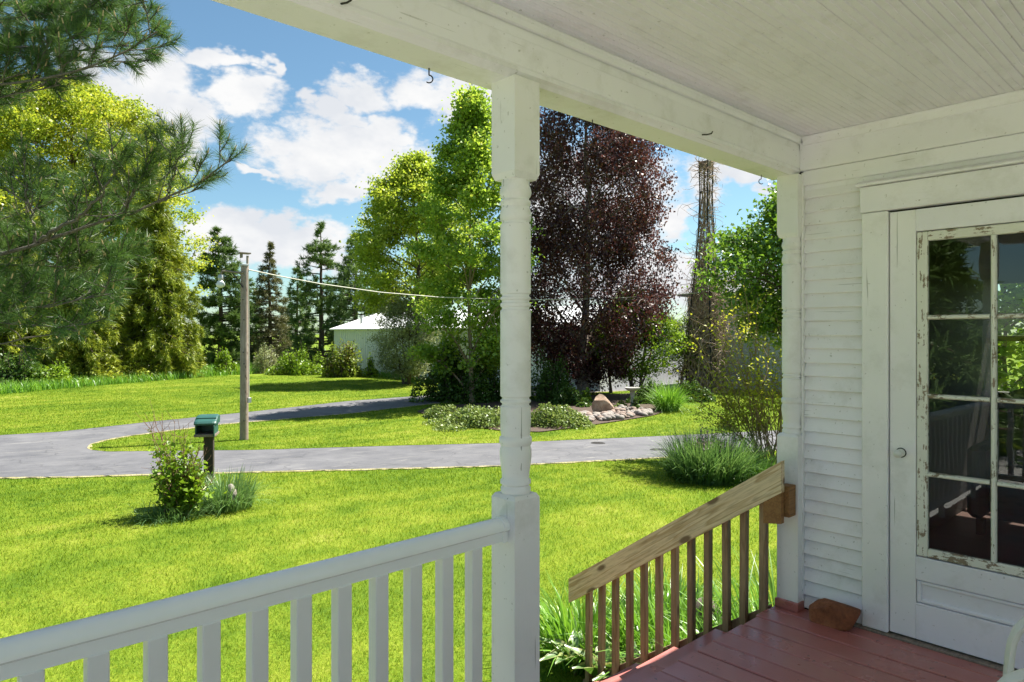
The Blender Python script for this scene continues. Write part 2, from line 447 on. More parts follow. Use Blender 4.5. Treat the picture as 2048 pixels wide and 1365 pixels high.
# thin window glass
m = bpy.data.materials.new('window glass'); m.use_nodes = True; m.node_tree.nodes.clear(); t = NT(m.node_tree)
vv = t.n('ShaderNodeTexCoord').outputs['Object']
bn = t.n('ShaderNodeBump', i_Height=t.noise(vv, 2.2, 2), i_Strength=0.05, i_Distance=0.02).outputs[0]
fr = t.n('ShaderNodeFresnel', i_IOR=1.5, i_Normal=bn).outputs[0]
s = t.n('ShaderNodeMixShader', i_0=fr, i_1=t.n('ShaderNodeBsdfTransparent', i_Color=(0.85, 0.88, 0.86, 1)).outputs[0],
        i_2=t.n('ShaderNodeBsdfGlossy', i_Color=(1, 1, 1, 1), i_Roughness=0.01, i_Normal=bn).outputs[0])
t.n('ShaderNodeOutputMaterial', i_Surface=s.outputs[0]); M['glass'] = m

# asphalt
m, t, b = new_mat('asphalt'); v = t.n('ShaderNodeTexCoord').outputs['Object']
n1 = t.ramp(t.noise(v, 0.9, 7, 0.7), [(0.3, 0.0), (0.7, 1.0)]); n2 = t.noise(v, 60, 3, 0.6)
c = t.mix(n1, (0.055, 0.056, 0.066), (0.135, 0.134, 0.142))
c = t.mix(t.math('MULTIPLY', t.ramp(n2, [(0.45, 0.0), (0.7, 1.0)]), 0.4), c, (0.15, 0.15, 0.155))
stv = t.mapping(v, (0.5, 2.6, 1))
streak = t.math('MULTIPLY', t.ramp(t.noise(stv, 1.6, 7, 0.72, 0.6), [(0.57, 0.0), (0.68, 1.0)]), 0.6)
c = t.mix(streak, c, (0.26, 0.25, 0.23))
vo = t.n('ShaderNodeTexVoronoi', feature='DISTANCE_TO_EDGE', i_Vector=t.vmath('ADD', v, t.vmath('SCALE', t.n('ShaderNodeTexNoise', i_Vector=v, i_Scale=1.2, i_Detail=4.0).outputs['Color']).outputs[0]).outputs[0], i_Scale=0.45).outputs['Distance']
c = t.mix(t.ramp(vo, [(0.003, 0.5), (0.008, 0.0)]), c, (0.02, 0.02, 0.022))
t.link(c, b.inputs['Base Color']); b.inputs['Roughness'].default_value = 0.85
bump(t, b, n2, 0.4, 0.004); M['asphalt'] = m

# mown lawn (soil-level sheet) and grass blades
def lawn_color(t, v, r=None):
    n1 = t.noise(v, 0.28, 4, 0.6); n2 = t.noise(v, 2.3, 5, 0.65); n3 = t.noise(v, 34.0, 3, 0.7)
    stripe = t.noise(t.mapping(v, (0.25, 1.4, 1)), 1.0, 3, 0.5)
    f = t.math('ADD', t.math('MULTIPLY', n1, 0.62), t.math('MULTIPLY', n2, 0.52))
    f = t.math('ADD', f, t.math('MULTIPLY_ADD', stripe, 0.42, -0.25))
    if r is None: f = t.math('ADD', f, t.math('MULTIPLY_ADD', n3, 0.45, -0.27))
    else: f = t.math('ADD', f, t.math('MULTIPLY_ADD', r, 0.5, -0.28))
    c = t.ramp(f, [(0.26, (0.050, 0.105, 0.009)), (0.44, (0.108, 0.172, 0.013)), (0.60, (0.175, 0.225, 0.020)), (0.76, (0.26, 0.28, 0.055)), (0.90, (0.34, 0.30, 0.11))])
    return c, n3
m, t, b = new_mat('lawn'); v = t.n('ShaderNodeTexCoord').outputs['Object']
c, n3 = lawn_color(t, v)
t.link(c, b.inputs['Base Color']); b.inputs['Roughness'].default_value = 0.95
b.inputs['Specular IOR Level'].default_value = 0.1
bump(t, b, n3, 0.8, 0.03); M['lawn'] = m
m = bpy.data.materials.new('grass blades'); m.use_nodes = True; m.node_tree.nodes.clear(); t = NT(m.node_tree)
c, _ = lawn_color(t, t.n('ShaderNodeTexCoord').outputs['Object'], t.n('ShaderNodeNewGeometry').outputs['Random Per Island'])
c = t.mix(1.0, c, (1.3, 1.36, 1.4), 'MULTIPLY')
s = t.n('ShaderNodeMixShader', i_0=0.45, i_1=t.n('ShaderNodeBsdfDiffuse', i_Color=c).outputs[0],
        i_2=t.n('ShaderNodeBsdfTranslucent', i_Color=t.mix(1.0, c, (1.3, 1.25, 0.7), 'MULTIPLY')).outputs[0])
t.n('ShaderNodeOutputMaterial', i_Surface=s.outputs[0]); M['blade'] = m
M['dryedge'] = rock_mat('dry grass edge', (0.17, 0.15, 0.06), (0.31, 0.27, 0.13), (0.43, 0.37, 0.22), 4)

M['lf_maple_far'] = leaf_mat('bright maple leaves', [(0.117, 0.199, 0.029), (0.251, 0.350, 0.034), (0.402, 0.460, 0.044), (0.501, 0.476, 0.086)], 0.5, clump=0.35)
M['lf_maple'] = leaf_mat('maple leaves', [(0.100, 0.210, 0.034), (0.221, 0.362, 0.046), (0.341, 0.495, 0.059), (0.501, 0.552, 0.101)], 0.5)
M['lf_maple_y'] = leaf_mat('yellow-green maple leaves', [(0.157, 0.248, 0.029), (0.279, 0.397, 0.041), (0.419, 0.513, 0.062), (0.524, 0.546, 0.116)], 0.5)
M['lf_spruce'] = leaf_mat('olive spruce sprays', [(0.073, 0.116, 0.019), (0.158, 0.218, 0.024), (0.292, 0.341, 0.029), (0.486, 0.510, 0.049)], 0.25, clump=0.7)
M['lf_pine'] = leaf_mat('pine needles', [(0.045, 0.092, 0.028), (0.092, 0.162, 0.045), (0.151, 0.243, 0.072), (0.223, 0.304, 0.101)], 0.25)
M['lf_pine_near'] = leaf_mat('white pine needles', [(0.028, 0.075, 0.016), (0.055, 0.125, 0.026), (0.10, 0.19, 0.045), (0.19, 0.26, 0.085)], 0.35, gloss=0.03, clump=2.0)
M['lf_fir'] = leaf_mat('dull spruce needles', [(0.061, 0.077, 0.036), (0.112, 0.121, 0.057), (0.173, 0.173, 0.072), (0.223, 0.223, 0.092)], 0.2)
M['lf_purple'] = leaf_mat('purple birch leaves', [(0.026, 0.009, 0.012), (0.055, 0.018, 0.021), (0.101, 0.035, 0.035), (0.163, 0.065, 0.052)], 0.35, gloss=0.04)
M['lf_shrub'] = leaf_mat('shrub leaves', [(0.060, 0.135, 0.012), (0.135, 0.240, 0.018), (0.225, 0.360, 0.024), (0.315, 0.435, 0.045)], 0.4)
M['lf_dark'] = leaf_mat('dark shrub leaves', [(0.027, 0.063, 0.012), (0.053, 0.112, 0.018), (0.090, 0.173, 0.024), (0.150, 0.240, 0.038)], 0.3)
M['lf_willow'] = leaf_mat('grey-green leaves', [(0.150, 0.195, 0.090), (0.240, 0.285, 0.135), (0.345, 0.390, 0.195), (0.480, 0.510, 0.300)], 0.35)
M['lf_red'] = leaf_mat('red-tipped leaves', [(0.150, 0.075, 0.045), (0.150, 0.195, 0.030), (0.210, 0.300, 0.030), (0.300, 0.390, 0.045)], 0.4)
M['lf_lilac'] = leaf_mat('lilac leaves', [(0.053, 0.128, 0.018), (0.105, 0.217, 0.024), (0.180, 0.315, 0.033), (0.300, 0.435, 0.053)], 0.42, gloss=0.04, clump=1.0)
M['lf_yellow'] = leaf_mat('young yellow-green leaves', [(0.22, 0.27, 0.03), (0.34, 0.39, 0.04), (0.46, 0.48, 0.05), (0.55, 0.53, 0.09)], 0.5)
M['lf_grass'] = leaf_mat('long grass leaves', [(0.068, 0.165, 0.022), (0.128, 0.285, 0.030), (0.195, 0.405, 0.038), (0.330, 0.495, 0.090)], 0.42, gloss=0.04, clump=2.0)
M['lf_bluegrass'] = leaf_mat('grey-green blades', [(0.060, 0.128, 0.045), (0.105, 0.210, 0.068), (0.165, 0.300, 0.083), (0.300, 0.420, 0.180)], 0.35, gloss=0.04, clump=2.0)
M['lf_cover'] = leaf_mat('ground cover leaves', [(0.075, 0.128, 0.030), (0.135, 0.203, 0.045), (0.210, 0.285, 0.075), (0.390, 0.435, 0.195)], 0.3, clump=1.5)
M['lf_hosta'] = leaf_mat('hosta green', [(0.07, 0.16, 0.03), (0.11, 0.22, 0.03)], 0.35, gloss=0.1)
M['lf_cream'] = leaf_mat('hosta cream margin', [(0.28, 0.32, 0.11), (0.36, 0.38, 0.16)], 0.35, gloss=0.05)
M['fl_purple'] = leaf_mat('mauve flowers', [(0.16, 0.09, 0.15), (0.26, 0.16, 0.24)], 0.3)
M['fl_white'] = leaf_mat('white flowers', [(0.7, 0.7, 0.66), (0.8, 0.8, 0.78)], 0.3)
M['bk_grey'] = bark_mat('grey bark', (0.07, 0.06, 0.05), (0.19, 0.165, 0.14))
M['bk_brown'] = bark_mat('brown bark', (0.05, 0.036, 0.026), (0.14, 0.10, 0.075))
M['bk_tan'] = bark_mat('tan bark', (0.2, 0.14, 0.09), (0.36, 0.27, 0.18))
M['bk_birch'] = bark_mat('pale flaking bark', (0.10, 0.07, 0.055), (0.36, 0.29, 0.235), 5)
M['bk_red'] = bark_mat('reddish twigs', (0.16, 0.075, 0.05), (0.32, 0.18, 0.12))
M['bk_twig'] = bark_mat('olive twigs', (0.17, 0.105, 0.06), (0.32, 0.21, 0.13))
M['vine'] = bark_mat('dry vine', (0.22, 0.15, 0.11), (0.50, 0.38, 0.29))
M['bud'] = plain('pine candles', (0.42, 0.33, 0.16), 0.7, bmp=0)

# ------------------------------------------------------------------ the setting: lawn, driveway, bed
def axis(lo, hi, step, far):
    a = list(np.arange(lo, hi + 1e-6, step)); s = step
    neg, pos = [], []
    x = lo; k = step
    while x > -far: k *= 1.35; x -= k; neg.append(x)
    x = hi; k = step
    while x < far: k *= 1.35; x += k; pos.append(x)
    return np.array(neg[::-1] + a + pos)
gx = axis(-25, 75, 0.8, 2500); gy = axis(-12, 75, 0.8, 2500)
X, Y = np.meshgrid(gx, gy, indexing='ij')
Z = ground(X, Y)
V = np.stack([X, Y, Z], -1).reshape(-1, 3)
ii, jj = np.meshgrid(np.arange(len(gx) - 1), np.arange(len(gy) - 1), indexing='ij')
q = (ii * len(gy) + jj).ravel()
o = link_mesh('lawn', idx_mesh('lawn', V, np.stack([q, q + len(gy), q + len(gy) + 1, q + 1], 1), True), M['lawn'])
tag(o, 'mown yellow-green lawn running from the porch to the tree line', 'lawn', kind='structure')

# driveway edges in photo pixels; each column is laid on the ground
U2 = [(-900, 925), (-300, 890), (0, 872), (120, 865), (300, 845), (500, 825), (700, 803), (865, 791), (1000, 780), (1200, 765), (1390, 755), (1800, 742)]
L2 = [(175, 898), (182, 890), (205, 883), (260, 873), (440, 850), (700, 828), (860, 809), (1000, 797), (1200, 785), (1390, 776), (1800, 764)]
U1 = [(175, 898), (182, 902), (215, 905), (500, 902), (800, 893), (1000, 888), (1250, 877), (1400, 870), (1560, 862), (1900, 845)]
L1 = [(-900, 1010), (-300, 967), (0, 958), (150, 956), (300, 951), (600, 944), (1000, 934), (1320, 917), (1450, 909), (1560, 902), (1900, 878)]
def ev(E, x): return np.interp(x, [p[0] for p in E], [p[1] for p in E])
BEDU = [(835, 824), (860, 816), (1000, 804), (1200, 791), (1375, 783)]
BEDL = [(835, 826), (880, 838), (930, 852), (1000, 863), (1080, 866), (1150, 857), (1230, 845), (1310, 832), (1350, 815), (1375, 787)]
def ribbon(xs, up, lo, lift, nc=8):
    V = []; Fc = []
    for x in xs:
        a, b_ = G(x, float(ev(up, x))), G(x, float(ev(lo, x)))
        for k in range(nc + 1):
            p = a.lerp(b_, k / nc); V.append((p.x, p.y, float(ground(p.x, p.y)) + lift))
    for i in range(len(xs) - 1):
        for k in range(nc):
            q = i * (nc + 1) + k; Fc.append((q, q + 1, q + nc + 2, q + nc + 1))
    return V, Fc
def merge(parts):
    V, Fc = [], []
    for v_, f_ in parts:
        n = len(V); V += v_; Fc += [tuple(i + n for i in f) for f in f_]
    return V, Fc
nearx = [175, 178, 182, 190, 200, 215] + list(range(240, 1901, 30))
leftx = list(range(-900, 176, 25))
if leftx[-1] != 175: leftx.append(175)
V, Fc = merge([ribbon(nearx, U1, L1, 0.02), ribbon(nearx, U2, L2, 0.02), ribbon(leftx, U2, L1, 0.02, 16)])
o = link_mesh('driveway', mesh('driveway', V, Fc), M['asphalt'])
tag(o, 'cracked grey asphalt driveway looping round the garden island', 'driveway', kind='structure')
# the dry, sandy rim of grass along the asphalt
def edge_strip(E, xs, sgn):
    V = []; Fc = []; rs = np.random.default_rng(3)
    P = [G(x, float(ev(E, x))) for x in xs]
    for i, p in enumerate(P):
        tn = (P[min(i + 1, len(P) - 1)] - P[max(i - 1, 0)]); tn.z = 0; tn.normalize()
        nr = Vector((-tn.y, tn.x, 0)) * sgn; wd = max(0.0, 0.0 + 0.11 * rs.random() ** 1.3)
        for k, dd in enumerate((-0.05 * rs.random() ** 2 - 0.004, wd)):
            r_ = p + nr * dd; V.append((r_.x, r_.y, float(ground(r_.x, r_.y)) + (0.026 if k == 0 else 0.012)))
    for i in range(len(xs) - 1): Fc.append((2 * i, 2 * i + 1, 2 * i + 3, 2 * i + 2))
    return V, Fc
lx = list(range(-900, 1901, 12)); nx2 = [175, 178, 182, 190, 200, 208, 215] + list(range(228, 1901, 12))
V, Fc = merge([edge_strip(U2, lx, 1), edge_strip(L2, nx2, -1), edge_strip(U1, nx2, 1), edge_strip(L1, lx, -1)])
o = link_mesh('driveway_edge', mesh('driveway_edge', V, Fc), M['dryedge'])
tag(o, 'dry tan grass rim along the asphalt', 'verge', kind='structure')
V, Fc = ribbon(list(range(835, 1376, 12)), BEDU, BEDL, 0.035, 10)
o = link_mesh('garden_bed', mesh('garden_bed', V, Fc, True), M['mulch'])
tag(o, 'brown mulched garden bed under the purple tree', 'garden bed', kind='structure')
bed = o

def sheet(name, x0, x1, y0, y1, lift, mat, nx, ny, label, cat):
    V = []; Fc = []
    for i in range(nx + 1):
        for j in range(ny + 1):
            x = x0 + (x1 - x0) * i / nx + (0.06 * math.sin(j * 2.1) if i in (0, nx) else 0); y = y0 + (y1 - y0) * j / ny + (0.05 * math.sin(i * 1.7) if j in (0, ny) else 0)
            V.append((x, y, float(ground(x, y)) + lift))
    for i in range(nx):
        for j in range(ny): q = i * (ny + 1) + j; Fc.append((q, q + ny + 1, q + ny + 2, q + 1))
    return tag(link_mesh(name, mesh(name, V, Fc), mat), label, cat, kind='structure')
sheet('bounce_gravel', -11.0, 1.62, -9.0, 3.25, 0.03, M['gravel'], 40, 40, 'pale bounce gravel sheet added unseen to brighten the porch', 'gravel')  # added out of view: bounces neutral sunlight up onto the ceiling

# ------------------------------------------------------------------ porch
YI, YO = 1.615, 1.765            # inner and outer face of the porch beam
ZB, ZC = 2.28, 2.475             # underside of the beam, ceiling
XW = 3.56                        # face of the wall with the door
XE = -0.56                       # far end of the porch, just behind the camera
deck = thing('porch_deck', 'red painted board deck of the porch with worn paint', 'deck', (0, 0, 0))
me = None
k = 0
x1 = 3.569
while x1 > XE:
    if me is None:
        mb = MB().bbox((-0.1322, -3.14, -0.03), (0, 0, 0), 0.004)
        bo = mb.build('board', M['deck'], deck, (0, 0, 0)); me = bo.data
    else:
        bo = link_mesh('board', me, None, deck)
    bo.location = (x1, 1.725 + 0.006 * math.sin(k * 2.3), 0.0015 * math.sin(k * 1.7))
    x1 -= 0.14; k += 1
MB().bbox((XE, 1.655, -0.22), (3.56, 1.695, -0.034)).build('edge_board', M['deck'], deck)
MB().box((XE, 1.60, -1.05), (1.6, 1.645, -0.225)).build('skirt', M['white'], deck)
MB().bbox((XE, -1.41, -0.22), (3.56, -1.37, -0.034)).build('back_board', M['deck'], deck)
for x in (XE + 0.06, 1.5, 3.3):
    for y in (-1.3, 1.5):
        MB().box((x, y, -1.15), (x + 0.14, y + 0.14, -0.034)).build('support_post', M['darkwood'], deck)

# posts
def grooves(zs, r=0.051, d=0.0055): 
    p = []
    for z in zs: p += [(r, z - 0.007), (r - d, z - 0.003), (r - d, z + 0.003), (r, z + 0.007)]
    return p
PROF = [(0.046, 0.915), (0.050, 0.922), (0.050, 0.936), (0.045, 0.941), (0.045, 0.945), (0.051, 0.950), (0.051, 0.960), (0.0455, 0.966), (0.046, 0.985), (0.050, 1.01),
        (0.0535, 1.04), (0.053, 1.06), (0.049, 1.076), (0.054, 1.082), (0.055, 1.092), (0.054, 1.102), (0.048, 1.108), (0.0505, 1.125), (0.051, 1.14)]
PROF += grooves((1.212, 1.232)) + [(0.051, 1.38)] + grooves((1.530, 1.553, 1.573)) + [(0.051, 1.70)] + grooves((1.815,))
PROF += [(0.0525, 1.835), (0.0515, 1.85), (0.046, 1.868), (0.051, 1.874), (0.051, 1.885), (0.045, 1.89), (0.045, 1.896), (0.050, 1.902), (0.0535, 1.915), (0.050, 1.93), (0.046, 1.938), (0.048, 1.96)]
def taper_block(mb, c, h, z0, z1, z2, up):
    """square block whose turned end is chamfered into the round"""
    a, b_ = (z0, z1) if up else (z1, z0)
    vs = []
    levels = [(h, z0), (h, z1), (h * 0.86, z2)] if up else [(h * 0.86, z2), (h, z1), (h, z0)]
    for hh, z in levels: vs += [(c[0] - hh, c[1] - hh, z), (c[0] + hh, c[1] - hh, z), (c[0] + hh, c[1] + hh, z), (c[0] - hh, c[1] + hh, z)]
    fs = [(0, 3, 2, 1), (8, 9, 10, 11)] + [(l * 4 + i, l * 4 + (i + 1) % 4, l * 4 + 4 + (i + 1) % 4, l * 4 + 4 + i) for l in range(2) for i in range(4)]
    mb.add(vs, fs)
def make_post(x, y, label):
    p = thing('porch_post', label, 'post', (x, y, 0), 'turned porch posts')
    mb = MB(); taper_block(mb, (x, y), 0.0565, 0.0, 0.905, 0.918, True); mb.build('base_block', M['post'], p)
    MB().lathe(PROF, (x, y, 0), 28).build('turned_shaft', M['post'], p)
    mb = MB(); taper_block(mb, (x, y), 0.0565, ZB, 1.975, 1.955, False); mb.build('top_block', M['post'], p)
    return p
make_post(1.55, 1.662, 'turned white porch post standing free where the white railing ends')
pe = make_post(3.557, 1.657, 'turned white porch post set against the corner of the clapboard wall')
MB().bbox((3.485, 1.592, 0.0), (3.558, 1.72, 0.045)).build('foot_block', M['deck'], pe)
make_post(-0.45, 1.662, 'turned white porch post reflected in the door glass')
make_post(-0.45, -1.32, 'turned white post at the hidden back corner of the porch')

# white railing
def rail_profile(y, z):
    pts = []
    for a in range(-10, 191, 20):
        pts.append((y + 0.033 * math.cos(R(a)), z - 0.033 + 0.030 * math.sin(R(a))))
    pts += [(y - 0.021, z - 0.046), (y - 0.021, z - 0.076), (y + 0.021, z - 0.076), (y + 0.021, z - 0.046)]
    return pts
def railing(xa, xb, label, xs):
    r = thing('porch_railing', label, 'railing', ((xa + xb) / 2, 1.662, 0), 'white porch railings')
    mb = MB(); mb.prism(rail_profile(1.662, 0.85), 'x', xa, xb)
    h = mb.build('handrail', M['rail'], r)
    for p in h.data.polygons: p.use_smooth = True
    h.data.set_sharp_from_angle(angle=R(35))
    for xe, s in ((xa, 1), (xb, -1)):
        mb = MB(); mb.prism([(1.662 + (u - 1.662) * 1.12, 0.81 + (v - 0.81) * 1.12) for u, v in rail_profile(1.662, 0.85)], 'x', xe if s > 0 else xe - 0.022, xe + 0.022 if s > 0 else xe)
        mb.build('end_collar', M['rail'], r)
    MB().bbox((xa, 1.64, 0.10), (xb, 1.684, 0.15), 0.004).build('bottom_rail', M['baluster'], r)
    bm_ = None
    for x in xs:
        if bm_ is None:
            mb = MB().bbox((0, -0.021, 0.15), (0.0415, 0.021, 0.775), 0.003); o_ = mb.build('baluster', M['baluster'], r, (0, 0, 0)); bm_ = o_.data
        else: o_ = link_mesh('baluster', bm_, None, r)
        o_.location = Vector((x, 1.658, 0)) - origin(r)
    for x in (xa + 0.5, xb - 0.5):
        MB().bbox((x - 0.02, 1.645, 0.0), (x + 0.02, 1.68, 0.10)).build('foot', M['baluster'], r)
railing(-0.393, 1.493, 'white railing with square balusters left of the free-standing post', [1.345 - 0.1147 * i for i in range(15)])
er = thing('porch_railing', 'white end railing behind the camera seen only in the door glass', 'railing', (-0.45, 0.17, 0), 'white porch railings')
h = MB().prism([(u - 1.662 - 0.45, v) for u, v in rail_profile(1.662, 0.85)], 'y', -1.263, 1.605).build('handrail', M['rail'], er)
for p in h.data.polygons: p.use_smooth = True
h.data.set_sharp_from_angle(angle=R(35))
MB().bbox((-0.472, -1.263, 0.10), (-0.428, 1.605, 0.15), 0.004).build('bottom_rail', M['baluster'], er)
bm_ = None; y_ = 1.50
while y_ > -1.2:
    if bm_ is None:
        o_ = MB().bbox((-0.021, -0.0207, 0.15), (0.021, 0.0207, 0.775), 0.003).build('baluster', M['baluster'], er, (0, 0, 0)); bm_ = o_.data
    else: o_ = link_mesh('baluster', bm_, None, er)
    o_.location = Vector((-0.45, y_, 0)) - origin(er); y_ -= 0.1147

# roof, beam and ceiling
roof = thing('porch_roof', 'white porch roof with beadboard ceiling and boxed beam', 'roof', (0.5, 0.2, ZC))
me = None; y = YI - 0.012; k = 0
while y > -1.4:
    if me is None:
        hw = 0.0285
        prof = [(-hw, 0.012), (-hw, 0.0), (-hw + 0.0025, -0.004), (-0.003, -0.004), (-0.0015, -0.0015), (0.0015, -0.0015), (0.003, -0.004), (hw - 0.0025, -0.004), (hw, 0.0), (hw, 0.012)]
        mb = MB().prism(prof, 'x', XE, XW + 0.02); bo = mb.build('ceiling_board', M['ceiling'], roof, (0, 0, 0)); me = bo.data
    else: bo = link_mesh('ceiling_board', me, None, roof)
    bo.location = Vector((0, y - 0.0285, ZC + 0.004 + 0.0008 * math.sin(k * 1.9))) - origin(roof)
    y -= 0.0577; k += 1
bp = MB()
bp.prism([(YI, ZB + 0.02), (YI + 0.012, ZB + 0.012), (YI + 0.022, ZB), (YO, ZB), (YO, ZC + 0.12), (YI, ZC + 0.12)], 'x', XE, XW + 0.002)
beam = bp.build('beam', M['white'], roof)
MB().prism([(YI - 0.0005, ZB + 0.034), (YI - 0.004, ZB + 0.038), (YI - 0.004, ZB + 0.125), (YI - 0.0005, ZB + 0.128)], 'x', XE, XW - 0.002).build('beam_face_board', M['white'], roof)
MB().prism([(YI - 0.0045, ZC - 0.034), (YI - 0.012, ZC - 0.030), (YI - 0.016, ZC - 0.014), (YI - 0.022, ZC - 0.006), (YI - 0.022, ZC - 0.001), (YI - 0.0045, ZC - 0.001)], 'x', XE, XW - 0.001).build('cove_moulding', M['white'], roof)
# roof above
mb = MB(); mb.prism([(-1.5, ZC + 0.022), (2.12, ZC + 0.135), (2.12, ZC + 0.17), (-1.5, ZC + 1.35)], 'x', XE - 0.25, 3.62); mb.build('roof_slope', M['roofgrey'], roof)
MB().box((XE - 0.25, 2.123, ZC + 0.06), (3.62, 2.15, ZC + 0.2)).build('fascia', M['white'], roof)
MB().box((XE - 0.02, -1.42, ZB), (XE + 0.13, YI - 0.024, ZC - 0.002)).build('end_beam', M['white'], roof)

# hooks in the beam
def hook(x, y, z, r, label, rot=0.0, facing='down'):
    pts = []
    cs, sn = math.cos(rot), math.sin(rot)
    for a in range(0, 240, 20):
        u = r * math.sin(R(a)) ; v = -r + r * math.cos(R(a))
        pts.append((u, v - 0.022))
    P = [Vector((x, y, z + 0.003)), Vector((x, y, z - 0.02))] + [Vector((x + u * cs, y + u * sn, z + v)) for u, v in pts]
    o_ = MB().tube(P, 0.0022, 6).build('cup_hook', M['iron'], None, (x, y, z))
    tag(o_, label, 'hook', 'hooks under the porch beam')
hook(1.262, 1.752, ZB, 0.012, 'small steel cup hook under the beam left of the free-standing post', R(-40))
hook(3.39, 1.745, ZB, 0.013, 'small steel cup hook under the beam next to the wall corner', R(140))
hook(2.034, 1.742, ZB, 0.006, 'short straight hook under the beam in front of the purple tree', R(30))
P = [Vector((0.882, YI + 0.004, ZB + 0.030)), Vector((0.885, YI - 0.025, ZB + 0.024))] + [Vector((0.885 + 0.004 * i, YI - 0.028 - 0.016 * math.sin(R(i * 30)), ZB + 0.044 - 0.02 * math.cos(R(i * 30)))) for i in range(7)]
tag(MB().tube(P, 0.0028, 6).build('cup_hook', M['iron'], None, P[0]), 'painted-over hook on the inner beam face near the top of the picture', 'hook', 'hooks under the porch beam')
P = [Vector((2.61, YI - 0.001, ZB + 0.028)), Vector((2.612, YI - 0.022, ZB + 0.024)), Vector((2.63, YI - 0.034, ZB + 0.03)), Vector((2.645, YI - 0.03, ZB + 0.042))]
tag(MB().tube(P, 0.003, 6).build('bent_nail', M['iron'], None, P[0]), 'bent rusty nail on the inner beam face above the dead vine tower', 'nail')

# ------------------------------------------------------------------ house wing with the door
house = thing('house_wing', 'white clapboard house wall with half-glazed door at the porch end', 'house', (XW + 2, 0.1, 0))
SY0, SY1 = 1.302, 1.596
# clapboards between corner and casing
me = None; z = 0.005; k = 0; EXPO = 0.0716
while z < 2.27:
    if me is None:
        mb = MB().prism([(0.030, 0.0), (0.004, 0.0), (0.0, 0.004), (0.026, 0.083), (0.03, 0.083)], 'y', SY0, SY1)
        bo = mb.build('clapboard', M['siding'], house, (0, 0, 0)); me = bo.data
    else: bo = link_mesh('clapboard', me, None, house)
    bo.location = Vector((XW + 0.0012 * math.sin(k * 3.1), 0, z)) - origin(house)
    bo.rotation_euler = (R(0.10 * math.sin(k * 2.7 + 1)), 0, 0)
    z += EXPO + 0.0009 * math.sin(k * 1.3); k += 1
# clapboards on the far side of the door
me = None; z = 0.005
while z < 2.27:
    if me is None:
        mb = MB().prism([(0.030, 0.0), (0.004, 0.0), (0.0, 0.004), (0.026, 0.083), (0.03, 0.083)], 'y', -1.4, 0.222)
        bo = mb.build('clapboard', M['siding'], house, (0, 0, 0)); me = bo.data
    else: bo = link_mesh('clapboard', me, None, house)
    bo.location = Vector((XW, 0, z)) - origin(house); z += EXPO
MB().box((XW + 0.032, 1.183, -0.2), (XW + 0.14, 1.60, ZC + 0.02)).build('wall_core', M['dark'], house)
MB().box((XW + 0.032, -1.4, -0.2), (XW + 0.14, 0.342, ZC + 0.02)).build('wall_core', M['dark'], house)
MB().box((XW + 0.034, 0.345, 2.045), (XW + 0.138, 1.18, ZC + 0.02)).build('wall_core', M['dark'], house)
MB().bbox((XW - 0.012, 1.5968, 0.0), (XW + 0.03, 1.6045, 2.29), 0.001).build('corner_bead', M['white_z'], house)
# frieze, crown
MB().prism([(XW - 0.010, 2.300), (XW - 0.014, 2.304), (XW - 0.014, ZC - 0.03), (XW + 0.03, ZC - 0.03), (XW + 0.03, 2.300)], 'y', -1.4, YI - 0.0045).build('frieze_board', M['white_y'], house)
MB().prism([(XW - 0.0145, ZC - 0.046), (XW - 0.022, ZC - 0.042), (XW - 0.027, ZC - 0.024), (XW - 0.036, ZC - 0.012), (XW - 0.036, ZC - 0.0015), (XW - 0.0145, ZC - 0.0015)], 'y', -1.4, YI - 0.024).build('crown_moulding', M['white_y'], house)
MB().prism([(XW - 0.002, 2.222), (XW - 0.006, 2.226), (XW - 0.004, 2.2975), (XW + 0.03, 2.2975), (XW + 0.03, 2.222)], 'y', -1.4, 1.5965).build('frieze_board', M['white_y'], house)
MB().box((XW + 0.012, -1.4, 2.166), (XW + 0.031, 1.596, 2.2215)).build('filler_board', M['white_y'], house)
# door casing
MB().bbox((XW - 0.022, 1.183, 0.012), (XW + 0.03, 1.300, 2.036), 0.004).build('door_casing', M['white_z'], house)
MB().bbox((XW - 0.022, 0.224, 0.012), (XW + 0.03, 0.341, 2.036), 0.004).build('door_casing', M['white_z'], house)
MB().bbox((XW - 0.024, 0.215, 2.039), (XW + 0.03, 1.309, 2.165), 0.004).build('head_casing', M['white_y'], house)
MB().prism([(XW - 0.044, 2.168), (XW - 0.044, 2.178), (XW - 0.006, 2.196), (XW + 0.0115, 2.196), (XW + 0.0115, 2.168)], 'y', 0.2, 1.322).build('drip_cap', M['white_y'], house)
MB().bbox((XW - 0.036, 0.15, -0.006), (XW + 0.10, 1.36, 0.010), 0.003).build('threshold', M['greywood'], house)
# the door itself
DX = XW - 0.006
door = MB().bbox((DX, 1.066, 0.018), (DX + 0.042, 1.179, 2.028), 0.003).bbox((DX, 0.346, 0.018), (DX + 0.042, 0.461, 2.028), 0.003)
door = door.build('door', M['white_z'], house, (DX, 0.76, 0))
for z0_, z1_ in ((1.925, 2.028), (0.297, 0.405), (0.018, 0.188)):
    MB().bbox((DX + 0.0005, 0.4612, z0_), (DX + 0.042, 1.0658, z1_), 0.002).build('rail', M['white_y'], door)
MB().bbox((DX + 0.016, 0.464, 0.190), (DX + 0.030, 1.063, 0.295), 0.002).build('panel', M['white_y'], door)
for (a, b_, c_, d_) in ((1.046, 0.192, 1.064, 0.293), (0.463, 0.192, 0.481, 0.293), (0.4815, 0.192, 1.0455, 0.208), (0.4815, 0.277, 1.0455, 0.293)):
    MB().bbox((DX + 0.006, a, b_), (DX + 0.017, c_, d_), 0.005).build('panel_bead', M['white_y'], door)
SX = DX + 0.002
